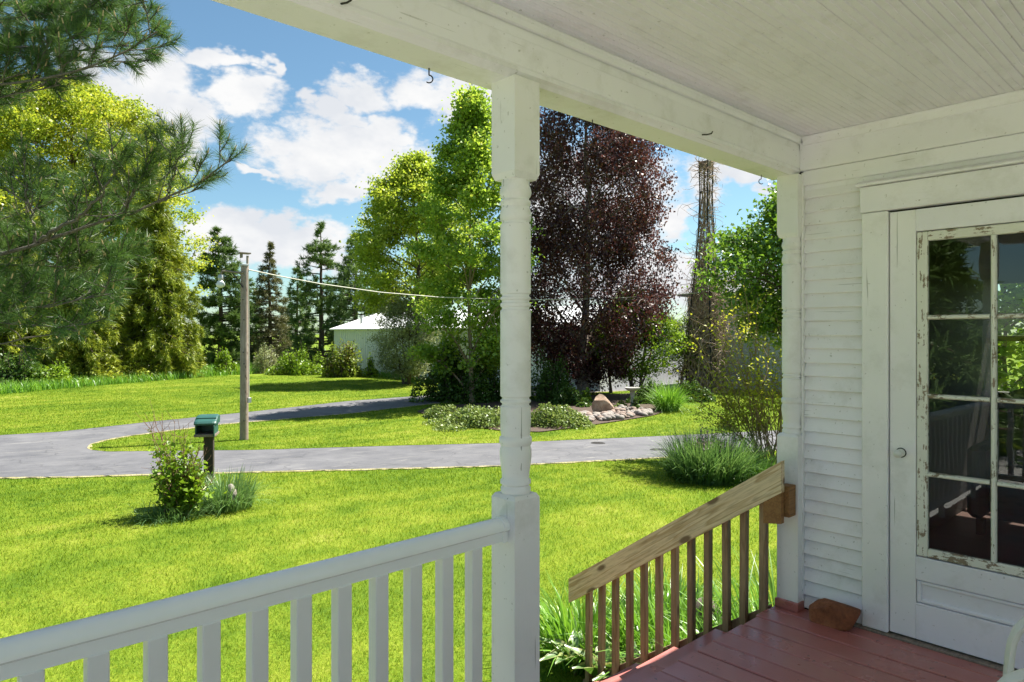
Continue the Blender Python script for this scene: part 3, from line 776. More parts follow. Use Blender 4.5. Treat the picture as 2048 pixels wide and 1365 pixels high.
MB().bbox((SX, 1.018, 0.410), (SX + 0.03, 1.0635, 1.921), 0.004).build('sash_stile', M['peel'], door)
MB().bbox((SX, 0.4635, 0.410), (SX + 0.03, 0.509, 1.921), 0.004).build('sash_stile', M['peel'], door)
MB().bbox((SX + 0.0008, 0.5092, 1.877), (SX + 0.03, 1.0178, 1.921), 0.004).build('sash_rail', M['peel_y'], door)
MB().bbox((SX + 0.0008, 0.5092, 0.410), (SX + 0.03, 1.0178, 0.450), 0.004).build('sash_rail', M['peel_y'], door)
MB().prism([(SX + 0.004, 0.756), (SX, 0.760), (SX, 0.768), (SX + 0.004, 0.772), (SX + 0.022, 0.777), (SX + 0.022, 0.751)], 'z', 0.4502, 1.8768).build('muntin', M['peel'], door)
rows = [(0.451, 0.782), (0.805, 1.145), (1.168, 1.511), (1.534, 1.876)]
for zc in (0.7935, 1.1565, 1.5225):
    for (ya, yb) in ((0.7775, 1.0178), (0.5092, 0.7505)):
        MB().prism([(SX + 0.005, zc - 0.008), (SX + 0.001, zc - 0.004), (SX + 0.001, zc + 0.004), (SX + 0.005, zc + 0.008), (SX + 0.0222, zc + 0.012), (SX + 0.0222, zc - 0.012)], 'y', ya, yb).build('muntin', M['peel_y'], door)
for (za, zb) in rows:
    for (ya, yb) in ((0.768, 1.024), (0.503, 0.760)):
        MB().box((SX + 0.0165, ya, za - 0.006), (SX + 0.0185, yb, zb + 0.006)).build('pane', M['glass'], door)
kn = MB(); kn.tube([(DX + 0.001, 1.128, 0.882), (DX - 0.006, 1.128, 0.882)], 0.019, 14); kn.tube([(DX - 0.006, 1.128, 0.882), (DX - 0.03, 1.128, 0.882)], 0.007, 10)
ks = [(0.007, -0.028), (0.015, -0.034), (0.0195, -0.042), (0.019, -0.05), (0.013, -0.057), (0.004, -0.060)]
kn.tube([(DX + d_, 1.128, 0.882) for r_, d_ in ks], [r_ for r_, d_ in ks], 14)
kn.build('knob', M['lampwhite'], door)
MB().tube([(DX + 0.0005, 1.128, 0.882), (DX - 0.003, 1.128, 0.882)], 0.0235, 16).build('rosette', M['iron'], door)
# dim room behind the glass with a far window
HX = 7.4
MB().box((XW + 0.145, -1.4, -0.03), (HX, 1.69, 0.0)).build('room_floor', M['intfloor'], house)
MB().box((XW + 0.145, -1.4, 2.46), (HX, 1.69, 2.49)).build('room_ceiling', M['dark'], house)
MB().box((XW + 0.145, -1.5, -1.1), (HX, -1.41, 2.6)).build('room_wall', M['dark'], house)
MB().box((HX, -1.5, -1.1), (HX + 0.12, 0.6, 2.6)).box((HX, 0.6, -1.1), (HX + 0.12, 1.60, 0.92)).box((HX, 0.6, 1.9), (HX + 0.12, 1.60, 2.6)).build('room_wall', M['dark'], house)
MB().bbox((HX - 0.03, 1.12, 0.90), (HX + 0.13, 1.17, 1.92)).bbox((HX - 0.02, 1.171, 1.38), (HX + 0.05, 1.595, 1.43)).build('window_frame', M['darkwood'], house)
ac = thing('armchair', 'dark teal upholstered armchair inside, seen through the door glass', 'chair', (6.1, 1.0, 0.0))
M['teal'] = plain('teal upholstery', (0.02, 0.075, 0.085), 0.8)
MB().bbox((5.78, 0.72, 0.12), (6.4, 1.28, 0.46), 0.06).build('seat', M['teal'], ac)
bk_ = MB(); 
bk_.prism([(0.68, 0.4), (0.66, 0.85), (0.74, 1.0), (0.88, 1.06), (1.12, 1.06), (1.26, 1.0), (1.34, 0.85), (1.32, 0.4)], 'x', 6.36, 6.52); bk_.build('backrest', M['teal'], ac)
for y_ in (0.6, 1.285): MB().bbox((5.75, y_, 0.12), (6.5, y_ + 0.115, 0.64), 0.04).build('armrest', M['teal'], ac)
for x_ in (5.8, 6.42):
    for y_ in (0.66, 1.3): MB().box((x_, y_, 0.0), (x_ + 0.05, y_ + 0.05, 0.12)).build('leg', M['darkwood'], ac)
# outside wall of the wing: its clapboards face the lawn
wl = MB()
wl.box((3.62, 1.60, -1.1), (HX + 0.12, 1.69, 2.6))
wl.build('outer_wall', M['dark'], house)
me = None; z = -1.0
while z < 2.55:
    if me is None:
        mb = MB().prism([(1.693, 0.0), (1.716, 0.0), (1.719, 0.004), (1.706, 0.083), (1.693, 0.083)], 'x', 3.63, HX + 0.12)
        bo = mb.build('clapboard', M['siding'], house, (0, 0, 0)); me = bo.data
    else: bo = link_mesh('clapboard', me, None, house)
    bo.location = Vector((0, 0, z)) - origin(house); z += EXPO
mb = MB(); mb.prism([(-3.2, 2.62), (2.02, 2.62), (2.02, 2.68), (-0.6, 3.95), (-3.2, 2.68)], 'x', 3.63, HX + 0.5); mb.build('roof', M['roofgrey'], house)

# ------------------------------------------------------------------ steps and their timber rail
steps = thing('porch_steps', 'red painted wooden steps going down to the lawn', 'steps', (2.5, 1.75, -0.95))
for i in range(4):
    z = -0.19 * (i + 1); y0 = 1.735 + 0.27 * i
    MB().bbox((1.66, y0, z - 0.035), (3.40, y0 + 0.135, z)).build('tread_board', M['deck'], steps)
    MB().bbox((1.66, y0 + 0.142, z - 0.035), (3.40, y0 + 0.285, z)).build('tread_board', M['deck'], steps)
    MB().box((1.68, y0 + 0.005, z + 0.003), (3.38, y0 + 0.025, z + 0.15)).build('riser', M['deck'], steps)
for x in (1.69, 3.33):
    MB().prism([(1.72, -0.06), (1.72, -0.36), (2.62, -1.0), (2.86, -1.0), (2.86, -0.83)], 'x', x, x + 0.04).build('stringer', M['darkwood'], steps)
sr = thing('stair_rail', 'weathered pine stair rail with sloping plank and square balusters', 'stair rail', (3.4, 2.4, -0.95))
XR = 3.385
def railz(y): return 0.793 - (y - 1.635) * (0.992 / 1.474)
ang = math.atan2(-0.992, 1.474)
pc = Vector((XR, 2.372, railz(2.372) - 0.081))
plank = MB().prism([(1.635, railz(1.635)), (1.635, railz(1.635) - 0.162), (3.109, railz(3.109) - 0.162), (3.109, railz(3.109))], 'x', XR, XR + 0.038)
ri = Matrix.Rotation(-ang, 3, 'X')
plank.v = [ri @ (v - pc) + pc for v in plank.v]
po = plank.build('sloping_plank', M['pine'], sr, pc)
po.rotation_euler = (ang, 0, 0)
MB().bbox((XR + 0.0385, 1.61, 0.50), (3.498, 1.665, 0.66), 0.003).build('end_block', M['pine_end'], sr)
MB().prism([(1.637, 0.47), (1.637, railz(1.637) - 0.1625), (1.733, railz(1.733) - 0.1625), (1.733, 0.455)], 'x', XR + 0.003, XR + 0.036).build('packing_block', M['pine_end'], sr)
rs = random.Random(5)
for i in range(12):
    yc = 1.757 + 0.1108 * i
    zt = railz(yc) - 0.03; zb_ = max(-0.98, min(-0.05 - 0.19 * 0, railz(yc) - 0.95))
    bo = MB().bbox((XR + 0.039, yc - 0.019, zb_), (XR + 0.077, yc + 0.019, zt), 0.003).build('baluster', M['pine_post'], sr, (XR + 0.058, yc, zt))
    bo.rotation_euler = (R(rs.uniform(-0.35, 0.35)), R(rs.uniform(-0.3, 0.3)), R(rs.uniform(-3, 3)))
MB().prism([(1.74, 0.0), (1.74, -0.14), (3.05, -1.02), (3.05, -0.88)], 'x', XR + 0.079, XR + 0.115).build('lower_plank', M['pine_post'], sr)

# red rock by the door
def rock(name, c, size, mat, seed, label=None, cat=None, group=None, parent=None, sub=3, rough=0.28, facets=0, rotz=0.0, taper=0.0, cut=0.72, skew=0.0, boxy=0.0):
    rs = np.random.default_rng(seed); bm = bmesh.new()
    bmesh.ops.create_icosphere(bm, subdivisions=sub, radius=1.0)
    dirs = rs.normal(size=(9, 3)); dirs /= np.linalg.norm(dirs, axis=1)[:, None]
    ph = rs.uniform(0, 6.28, 9); am = rs.uniform(0.3, 1, 9)
    cuts = rs.normal(size=(facets, 3)) if facets else None
    if facets: cuts /= np.linalg.norm(cuts, axis=1)[:, None]
    for v_ in bm.verts:
        p = np.array(v_.co)
        if boxy: p = np.sign(p) * np.abs(p) ** (1 - boxy)
        f = 1 + rough * 0.25 * sum(a * math.sin(2.6 * float(p @ d_) + h_) for d_, h_, a in zip(dirs, ph, am)) / 2
        p = p * f
        if facets:
            for d_ in cuts:
                k_ = float(p @ d_)
                if k_ > cut: p = p - d_ * (k_ - cut)
        if taper:
            hh_ = (p[2] + 1) / 2; p[0] = p[0] * (1.15 - taper * hh_) + skew * hh_; p[1] *= (1.15 - taper * hh_)
        p = p * np.array(size) / 2
        if p[2] < -size[2] * 0.42: p[2] = -size[2] * 0.42
        cz, sz_ = math.cos(rotz), math.sin(rotz)
        v_.co = Vector((p[0] * cz - p[1] * sz_, p[0] * sz_ + p[1] * cz, p[2] + size[2] * 0.42))
    me = bpy.data.meshes.new(name); bm.to_mesh(me); bm.free()
    if not facets: me.polygons.foreach_set('use_smooth', [True] * len(me.polygons))
    o_ = link_mesh(name, me, mat, parent, c)
    if label: tag(o_, label, cat, group)
    return o_
rock('rock', (3.478, 1.41, 0.0), (0.115, 0.235, 0.125), M['redrock'], 19, 'rough reddish-brown rock on the deck against the clapboards', 'rock', facets=12, sub=5, rotz=R(4), cut=0.95, rough=0.7, boxy=0.45)

# white resin armchair at the right edge
def smooth_c(P, n):
    P = np.array(P, float); d = np.r_[0, np.cumsum(np.linalg.norm(np.diff(P, axis=0), axis=1))]; t_ = np.linspace(0, d[-1], n)
    S = np.stack([np.interp(t_, d, P[:, c_]) for c_ in range(3)], 1)
    for _ in range(3): S[1:-1] = 0.25 * S[:-2] + 0.5 * S[1:-1] + 0.25 * S[2:]
    return [tuple(p) for p in S]
def make_chair(c, rz):
    ch = thing('patio_chair', 'white moulded resin armchair cut off by the lower right corner', 'chair', c)
    ch.rotation_euler = (0, 0, rz); ch.scale = (0.78, 1, 1)
    def part(mb, name):
        o_ = mb.build(name, M['resin'], None, (0, 0, 0)); o_.parent = ch; o_.location = (0, 0, 0); return o_
    w_, d_ = 0.27, 0.25
    seat = MB(); seat.add([(-0.25, -0.24, 0.40), (0.25, -0.24, 0.40), (0.27, 0.02, 0.405), (0.25, 0.26, 0.43), (-0.25, 0.26, 0.43), (-0.27, 0.02, 0.405)] + [(-0.25, -0.24, 0.375), (0.25, -0.24, 0.375), (0.27, 0.02, 0.375), (0.25, 0.26, 0.385), (-0.25, 0.26, 0.385), (-0.27, 0.02, 0.375)],
             [(0, 1, 2, 3, 4, 5), (11, 10, 9, 8, 7, 6)] + [(i, i + 6, (i + 1) % 6 + 6, (i + 1) % 6) for i in range(6)])
    part(seat, 'seat')
    for s in (-1, 1):
        ctr = [(0.245, -0.27, 0.66), (0.262, -0.15, 0.668), (0.275, 0.0, 0.672), (0.28, 0.12, 0.67), (0.28, 0.19, 0.66), (0.28, 0.235, 0.635), (0.281, 0.262, 0.59), (0.282, 0.27, 0.5), (0.285, 0.275, 0.35), (0.29, 0.29, 0.0)]
        arm = MB(); S_ = smooth_c(ctr, 30); vs = []
        for i, (x_, y_, z_) in enumerate(S_):
            j0, j1 = S_[max(0, i - 1)], S_[min(len(S_) - 1, i + 1)]
            ty, tz = j1[1] - j0[1], j1[2] - j0[2]; ln_ = math.hypot(ty, tz) or 1; ny, nz = -tz / ln_, ty / ln_
            hw = 0.036 if z_ > 0.45 else 0.03; th = 0.013
            for k_ in range(10):
                a_ = 2 * math.pi * k_ / 10; vs.append((s * x_ + math.cos(a_) * hw, y_ + ny * math.sin(a_) * th, z_ + nz * math.sin(a_) * th))
        n_ = len(S_); fs = [(i * 10 + j, i * 10 + (j + 1) % 10, i * 10 + 10 + (j + 1) % 10, i * 10 + 10 + j) for i in range(n_ - 1) for j in range(10)] + [tuple(range(10))[::-1], tuple(range((n_ - 1) * 10, n_ * 10))]
        arm.add(vs, fs, True); part(arm, 'armrest')
        bl = MB(); bl.tube([(s * 0.245, -0.24, 0.66), (s * 0.25, -0.25, 0.4), (s * 0.265, -0.32, 0.0)], [0.022, 0.028, 0.02], 10); part(bl, 'back_leg')
        up_ = MB(); up_.tube([(s * 0.24, -0.23, 0.40), (s * 0.245, -0.29, 0.68), (s * 0.19, -0.35, 0.86)], [0.02, 0.02, 0.016], 8); part(up_, 'back_upright')
    for x in (-0.15, -0.075, 0.0, 0.075, 0.15):
        bk = MB(); bk.bbox((x - 0.022, -0.006, 0.0), (x + 0.022, 0.006, 0.47), 0.003)
        o_ = part(bk, 'back_slat'); o_.location = (0, -0.235, 0.405); o_.rotation_euler = (R(14), 0, 0)
    tr = MB(); tr.tube([(-0.19, -0.35, 0.86), (-0.1, -0.36, 0.885), (0.1, -0.36, 0.885), (0.19, -0.35, 0.86)], 0.019, 10); part(tr, 'top_rail')
make_chair((2.205, 0.185, 0.0015), R(6))

# ------------------------------------------------------------------ plant builders
def unit(a): return a / np.maximum(np.linalg.norm(a, axis=-1, keepdims=True), 1e-9)
def tubes(paths, k=5):
    """paths: list of (P (n,3), r (n,)) -> one indexed mesh"""
    Vs, Fs, n0 = [], [], 0
    ang = np.arange(k) * 2 * np.pi / k
    for P, r in paths:
        P = np.asarray(P, float); n = len(P); r = np.broadcast_to(np.asarray(r, float), (n,))
        T = unit(np.gradient(P, axis=0))
        ref = np.where(np.abs(T[:, 2:3]) < 0.9, np.array([[0, 0, 1.0]]), np.array([[1.0, 0, 0]]))
        U = unit(np.cross(T, ref)); Wv = np.cross(T, U)
        ring = P[:, None, :] + (U[:, None, :] * np.cos(ang)[None, :, None] + Wv[:, None, :] * np.sin(ang)[None, :, None]) * r[:, None, None]
        Vs.append(ring.reshape(-1, 3))
        i, j = np.meshgrid(np.arange(n - 1), np.arange(k), indexing='ij')
        a = i * k + j; b_ = i * k + (j + 1) % k
        Fs.append(np.stack([a, b_, b_ + k, a + k], -1).reshape(-1, 4) + n0); n0 += n * k
    return np.concatenate(Vs), np.concatenate(Fs)
def leaf_quads(C, L, Wd, rs, up=0.5, axis=None, fold=0.25, axw=0.6):
    """kite-shaped leaves around centres C; L, Wd arrays"""
    n = len(C)
    N = rs.normal(size=(n, 3)); N[:, 2] += up * 2.2; N = unit(N)
    D = rs.normal(size=(n, 3))
    if axis is not None: D = D * (1 - axw) + axis * axw * 1.7
    D = unit(D - N * (D * N).sum(1, keepdims=True))
    S = np.cross(N, D)
    L = np.broadcast_to(np.asarray(L, float), (n,))[:, None]; Wd = np.broadcast_to(np.asarray(Wd, float), (n,))[:, None]
    base = C - D * L * 0.5; tip = C + D * L * 0.5 - N * L * fold * 0.4
    a = C - D * L * 0.08 + S * Wd * 0.5 + N * Wd * fold; b_ = C - D * L * 0.08 - S * Wd * 0.5 + N * Wd * fold
    return np.stack([base, b_, tip, a], 1)
def needle_tris(P0, D, L, wd, rs):
    """thin triangles from P0 along D"""
    n = len(P0); D = unit(D)
    S = unit(np.cross(D, rs.normal(size=(n, 3))))
    L = np.broadcast_to(np.asarray(L, float), (n,))[:, None]
    return np.stack([P0 + S * wd * 0.5, P0 - S * wd * 0.5, P0 + D * L], 1)
def blade_strips(B, H, wd, lean, az, rs, curl=0.6, seg=4):
    """curved grass blades as quads strips: returns (n*seg,4,3)"""
    n = len(B); H = np.broadcast_to(np.asarray(H, float), (n,)); lean = np.broadcast_to(np.asarray(lean, float), (n,))
    wd = np.broadcast_to(np.asarray(wd, float), (n,))
    dirh = np.stack([np.cos(az), np.sin(az), np.zeros(n)], 1); side = np.stack([-np.sin(az), np.cos(az), np.zeros(n)], 1)
    tw = rs.uniform(-0.9, 0.9, n); side = side * np.cos(tw)[:, None] + dirh * np.sin(tw)[:, None]
    ts = np.linspace(0, 1, seg + 1); rows = []
    for t_ in ts:
        a = lean * (0.35 + curl * 1.6 * t_)                      # bending angle grows along the blade
        P = B + dirh * (H * t_ * np.sin(np.minimum(a, 2.2) * 0.75))[:, None] + np.array([0, 0, 1.0]) * (H * t_ * np.cos(np.minimum(a, 2.2) * 0.75))[:, None]
        w_ = wd * (1 - t_ ** 1.8) * (0.75 + 0.25 * min(1, t_ * 4)) + 0.0004
        rows.append((P + side * w_[:, None] * 0.5, P - side * w_[:, None] * 0.5))
    Q = [np.stack([rows[i][0], rows[i][1], rows[i + 1][1], rows[i + 1][0]], 1) for i in range(seg)]
    return np.stack(Q, 1).reshape(-1, 4, 3)
def blade_mesh(name, Q, seg):
    """joins the strips of each blade so that one blade is one island"""
    nb = len(Q) // seg; Q = Q.reshape(nb, seg, 4, 3)
    V = np.concatenate([Q[:, :, [0, 1]].reshape(nb, seg * 2, 3), Q[:, -1:, [3, 2]].reshape(nb, 2, 3)], 1)
    k = (seg + 1) * 2
    f = np.array([[2 * i, 2 * i + 1, 2 * i + 3, 2 * i + 2] for i in range(seg)])
    return idx_mesh(name, V.reshape(-1, 3), (f[None] + (np.arange(nb) * k)[:, None, None]).reshape(-1, 4))

def curve(p0, d0, length, n, rs, gravity=0.0, wob=0.12):
    P = [np.array(p0, float)]; d = np.array(d0, float); d /= np.linalg.norm(d)
    st_ = length / (n - 1)
    for i in range(n - 1):
        d = d + rs.normal(size=3) * wob + np.array([0, 0, -gravity]); d /= np.linalg.norm(d)
        P.append(P[-1] + d * st_)
    return np.array(P)

def profile_from_pix(prof, dep, zbase):
    """[(photo row, half width px)] -> sorted (z, r) in metres"""
    a = sorted([(CZ + (HY - py) / F * dep - zbase, hw * dep / F) for py, hw in prof])
    return np.array([p[0] for p in a]), np.array([p[1] for p in a])

def crown_tree(name, label, cat, base, prof, trunk_r, mats, seed, n_limb=26, n_sec=7, per=60, leaf=(0.16, 0.13), spread=0.42, up=0.6,
               droop=0.0, stems=1, rise=0.55, group=None, flat=0.75, shift=(0, 0), crown_frac=None, kfill=0.25, limb_r=0.35, part_names=('trunk', 'crown')):
    """tapered trunk, limbs that reach the measured outline, secondary branches and leaf clumps on them.
    shift: sideways offset (m) of crown top from the foot, in camera-right / forward ground axes"""
    rs = np.random.default_rng(seed); base = np.array(base, float)
    zs, rr = prof; ztop = zs[-1]; zlow = zs[0]
    rad = lambda z: np.interp(z, zs, rr)
    sh = np.array([RX, RY, 0]) * shift[0] + np.array([FX, FY, 0]) * shift[1]
    root = thing(name, label, cat, tuple(base), group)
    paths, clumps = [], []
    for sidx in range(stems):
        a0 = rs.uniform(0, 6.28); off = 0.0 if stems == 1 else trunk_r * 2.2
        n = 12; T = np.zeros((n, 3)); hh = np.linspace(-0.08, ztop * (0.96 if stems == 1 else rs.uniform(0.55, 0.85)), n)
        wig = np.cumsum(rs.normal(size=(n, 2)) * trunk_r * 0.35, 0); wig -= wig[0]
        T[:, :2] = wig + np.array([math.cos(a0), math.sin(a0)]) * off * (1 + (0 if stems == 1 else 1) * hh[:, None] / ztop * rr.max() / max(off, 1e-3) * 0.45)
        T += sh[None, :] * (np.clip(hh / ztop, 0, 1) ** 1.3)[:, None]
        T[:, 2] = hh
        tr = trunk_r * (1 - 0.9 * np.clip(hh / ztop, 0, 1) ** 0.85); tr[0] *= 1.35
        paths.append((T, tr))
        nl = max(3, n_limb // stems)
        for i in range(nl):
            f = (i + rs.uniform(0.1, 0.9)) / nl
            zt = zlow + (ztop - zlow) * f ** 0.9
            azm = i * 2.39996 + rs.uniform(-0.4, 0.4) + sidx
            rt = rad(zt) * rs.uniform(0.55, 1.1)
            z0 = max(0.15 * zlow + 0.02, zt - rt * rise * rs.uniform(0.7, 1.25)); z0 = min(z0, hh[-1] * 0.97)
            p0 = np.array([np.interp(z0, hh, T[:, 0]), np.interp(z0, hh, T[:, 1]), z0])
            tip = np.array([math.cos(azm) * rt, math.sin(azm) * rt, zt]) + sh * min(1, max(0, zt / ztop)) ** 1.3
            m_ = 7; u = np.linspace(0, 1, m_)[:, None]
            mid = (p0 + tip) / 2 + np.array([0, 0, np.linalg.norm(tip - p0) * (0.14 - droop * 0.05)]) + rs.normal(size=3) * rt * 0.07
            P = (1 - u) ** 2 * p0 + 2 * u * (1 - u) * mid + u ** 2 * tip
            if droop: P[:, 2] -= droop * rt * 0.5 * (u[:, 0] ** 3)
            r0 = np.interp(z0, hh, tr) * limb_r + 0.012
            paths.append((P, np.linspace(r0, 0.012, m_)))
            ln = np.linalg.norm(tip - p0)
            for j in range(n_sec):
                fu = rs.uniform(0.22, 1.0) ** (0.7)
                q0 = np.array([np.interp(fu, u[:, 0], P[:, c_]) for c_ in range(3)])
                dv = unit((tip - p0) / max(ln, 1e-3) * 0.7 + rs.normal(size=3) * 0.75 + np.array([0, 0, 0.25 - droop]))
                sl = ln * rs.uniform(0.18, 0.42) + 0.15
                S = curve(q0, dv, sl, 5, rs, gravity=droop * 0.28, wob=0.10)
                # keep inside the outline
                e = S[-1]; rc = np.linalg.norm((e - sh * min(1, max(0, e[2] / ztop)))[:2]); lim = rad(e[2]) * 1.05 + 0.1
                if rc > lim: S = q0 + (S - q0) * max(0.25, lim / rc * 0.8)
                paths.append((S, np.linspace(max(0.008, r0 * 0.35), 0.005, 5)))
                clumps += [S[-1], S[3]] if rs.random() < 0.8 else [S[-1]]
            clumps.append(P[-1])
    nf = int(len(clumps) * kfill)
    if nf:
        zf = zlow + (ztop - zlow) * rs.random(nf); af = rs.uniform(0, 6.28, nf); rf = rad(zf) * np.sqrt(rs.uniform(0.35, 0.97, nf))
        for z_, a_, r_ in zip(zf, af, rf): clumps.append(np.array([math.cos(a_) * r_, math.sin(a_) * r_, z_]) + sh * min(1, max(0, z_ / ztop)) ** 1.3)
    Cc = np.array(clumps); Cc = Cc[Cc[:, 2] > 0.02]
    cnt = rs.poisson(per, len(Cc)); cs = rs.uniform(0.65, 1.35, len(Cc)) * spread
    idx = np.repeat(np.arange(len(Cc)), cnt)
    off = rs.normal(size=(len(idx), 3)) * np.array([1, 1, flat]) * cs[idx][:, None] * 0.55
    if droop: off[:, 2] -= np.abs(rs.normal(size=len(idx))) * droop * cs[idx] * 0.9
    C = Cc[idx] + off
    C = C[C[:, 2] > 0.03]
    sz = rs.uniform(0.65, 1.3, len(C))
    ax = None if not droop else np.tile(np.array([[0, 0, -1.0]]), (len(C), 1))
    Q = leaf_quads(C, leaf[0] * sz, leaf[1] * sz, rs, up=up, axis=ax)
    Vt, Ft = tubes(paths, 6)
    link_mesh(part_names[0], idx_mesh(part_names[0], Vt, Ft, True), M[mats[0]], root)
    link_mesh(part_names[1], np_mesh(part_names[1], Q, 4), M[mats[1]], root)
    return root

def conifer(name, label, base, prof, trunk_r, mats, seed, whorls=30, per_whorl=7, droop=0.25, tuft=9, nlen=0.22, nw=0.035, hang=0.0, group=None, gap=0.0, lowstart=0.0, cat='tree', tufts_per_m=9):
    rs = np.random.default_rng(seed); base = np.array(base, float); zs, rr = prof; ztop = zs[-1]
    rad = lambda z: np.interp(z, zs, rr)
    root = thing(name, label, cat, tuple(base), group)
    hh = np.linspace(-0.1, ztop, 14); T = np.zeros((14, 3)); T[:, 2] = hh; T[:, :2] = np.cumsum(rs.normal(size=(14, 2)) * 0.03, 0); T -= np.array([T[0, 0], T[0, 1], 0])
    paths = [(T, trunk_r * (1 - 0.95 * np.clip(hh / ztop, 0, 1)) + 0.01)]
    P0s, Ds = [], []
    for w_ in range(whorls):
        zw = lowstart + (ztop - lowstart) * (w_ + rs.uniform(0, 0.7)) / whorls
        for b_ in range(per_whorl):
            if rs.random() < gap: continue
            z0 = min(ztop * 0.995, max(0.1, zw + rs.normal() * ztop / whorls * 0.9))
            azm = b_ * 6.283 / per_whorl + w_ * 0.7 + rs.uniform(-0.35, 0.35)
            r_ = rad(z0) * rs.uniform(0.6, 1.12)
            if r_ < 0.08: r_ = 0.08
            m_ = 6; u = np.linspace(0, 1, m_)
            P = np.zeros((m_, 3)); P[:, 0] = np.cos(azm) * r_ * u; P[:, 1] = np.sin(azm) * r_ * u
            P[:, 2] = z0 + r_ * (0.12 * u - droop * u ** 1.6 + 0.18 * droop * u ** 4) + rs.normal() * 0.03
            P[:, :2] += np.array([np.interp(z0, hh, T[:, 0]), np.interp(z0, hh, T[:, 1])])
            P += np.cumsum(rs.normal(size=(m_, 3)) * r_ * 0.02, 0)
            paths.append((P, np.linspace(0.035 * trunk_r / 0.2 * (0.4 + r_ / rr.max()), 0.006, m_)))
            nt = max(4, int(r_ * tufts_per_m))
            fu = rs.uniform(0.18, 1.0, nt) ** 0.8
            C = np.stack([np.interp(fu, u, P[:, c_]) for c_ in range(3)], 1)
            lat = np.stack([-np.sin(azm) * np.ones(nt), np.cos(azm) * np.ones(nt), np.zeros(nt)], 1)
            C += lat * (rs.uniform(-1, 1, nt) * r_ * 0.26 * (1.15 - fu))[:, None]
            C[:, 2] += rs.normal(size=nt) * r_ * 0.07 + 0.02 * rs.normal(); C[:, 2] -= np.abs(rs.normal(size=nt)) * 0.06 + hang * rs.uniform(0, 1, nt)
            out = np.array([np.cos(azm), np.sin(azm), 0.25])
            cc = np.repeat(C, tuft, 0) + rs.normal(size=(nt * tuft, 3)) * 0.05
            D = out[None] * 0.7 + rs.normal(size=(nt * tuft, 3)) * 0.55 + np.array([0, 0, 0.12 - hang * 1.6])
            P0s.append(cc); Ds.append(D)
    P0 = np.concatenate(P0s); D = np.concatenate(Ds)
    keep = P0[:, 2] > 0.05; P0 = P0[keep]; D = D[keep]
    Q = needle_tris(P0, D, nlen * rs.uniform(0.6, 1.3, len(P0)), nw, rs)
    Vt, Ft = tubes(paths, 5)
    link_mesh('trunk', idx_mesh('trunk', Vt, Ft, True), M[mats[0]], root)
    link_mesh('crown', np_mesh('crown', Q, 3), M[mats[1]], root)
    return root

def mound(name, label, cat, base, hw, h, mats, seed, n=2500, leaf=(0.09, 0.06), group=None, stems=40, up=0.5, lumps=14, thick=1.0):
    """low bushy plant: thin stems and leaves through an uneven mound"""
    rs = np.random.default_rng(seed); base = np.array(base, float)
    root = thing(name, label, cat, tuple(base), group)
    lc = np.stack([rs.normal(size=lumps) * hw * 0.42, rs.normal(size=lumps) * hw * 0.42 * thick, np.zeros(lumps)], 1)
    rl = np.linalg.norm(lc[:, :2], axis=1) / hw
    hl = h * np.clip(1.05 - rl ** 2 * 0.8, 0.25, 1) * rs.uniform(0.7, 1.05, lumps); sl = hw * rs.uniform(0.28, 0.5, lumps)
    k = rs.integers(0, lumps, n)
    d = unit(rs.normal(size=(n, 3))); d[:, 2] = np.abs(d[:, 2])
    rad = rs.uniform(0.45, 1.0, n) ** 0.6
    C = lc[k] + d * rad[:, None] * np.stack([sl[k], sl[k], hl[k]], 1)
    C[:, 2] = np.maximum(C[:, 2], 0.02)
    sz = rs.uniform(0.6, 1.35, n)
    Q = leaf_quads(C, leaf[0] * sz, leaf[1] * sz, rs, up=up)
    paths = []
    for i in range(stems):
        a = rs.uniform(0, 6.28); kk = rs.integers(0, lumps)
        p1 = lc[kk] + np.array([rs.normal() * sl[kk] * 0.4, rs.normal() * sl[kk] * 0.4, hl[kk] * rs.uniform(0.7, 1.0)])
        p0 = np.array([lc[kk][0] * 0.45, lc[kk][1] * 0.45, -0.03]); u = np.linspace(0, 1, 5)[:, None]
        P = p0 * (1 - u) + p1 * u + rs.normal(size=(5, 3)) * 0.02 * h
        paths.append((P, np.linspace(0.012, 0.004, 5) * max(1, h)))
    Vt, Ft = tubes(paths, 4)
    link_mesh('stems', idx_mesh('stems', Vt, Ft, True), M[mats[0]], root)
    link_mesh('foliage', np_mesh('foliage', Q, 4), M[mats[1]], root)
    return root

def grass_clump(name, label, cat, base, rad, h, mat, seed, n=500, wd=0.012, lean=(0.1, 0.9), group=None, curl=0.6, part='blades', parent=None, ell=1.0):
    rs = np.random.default_rng(seed); base = np.array(base, float)
    a = rs.uniform(0, 6.28, n); r_ = np.sqrt(rs.random(n)) * rad
    B = np.stack([np.cos(a) * r_, np.sin(a) * r_ * ell, np.full(n, -0.02)], 1)
    Q = blade_strips(B, h * rs.uniform(0.55, 1.1, n), wd * rs.uniform(0.7, 1.3, n), rs.uniform(lean[0], lean[1], n) * (0.4 + r_ / rad), a + rs.normal(size=n) * 0.6, rs, curl=curl)
    root = parent or thing(name, label, cat, tuple(base), group)
    link_mesh(part, blade_mesh(part, Q, 4), M[mat], root)
    return root

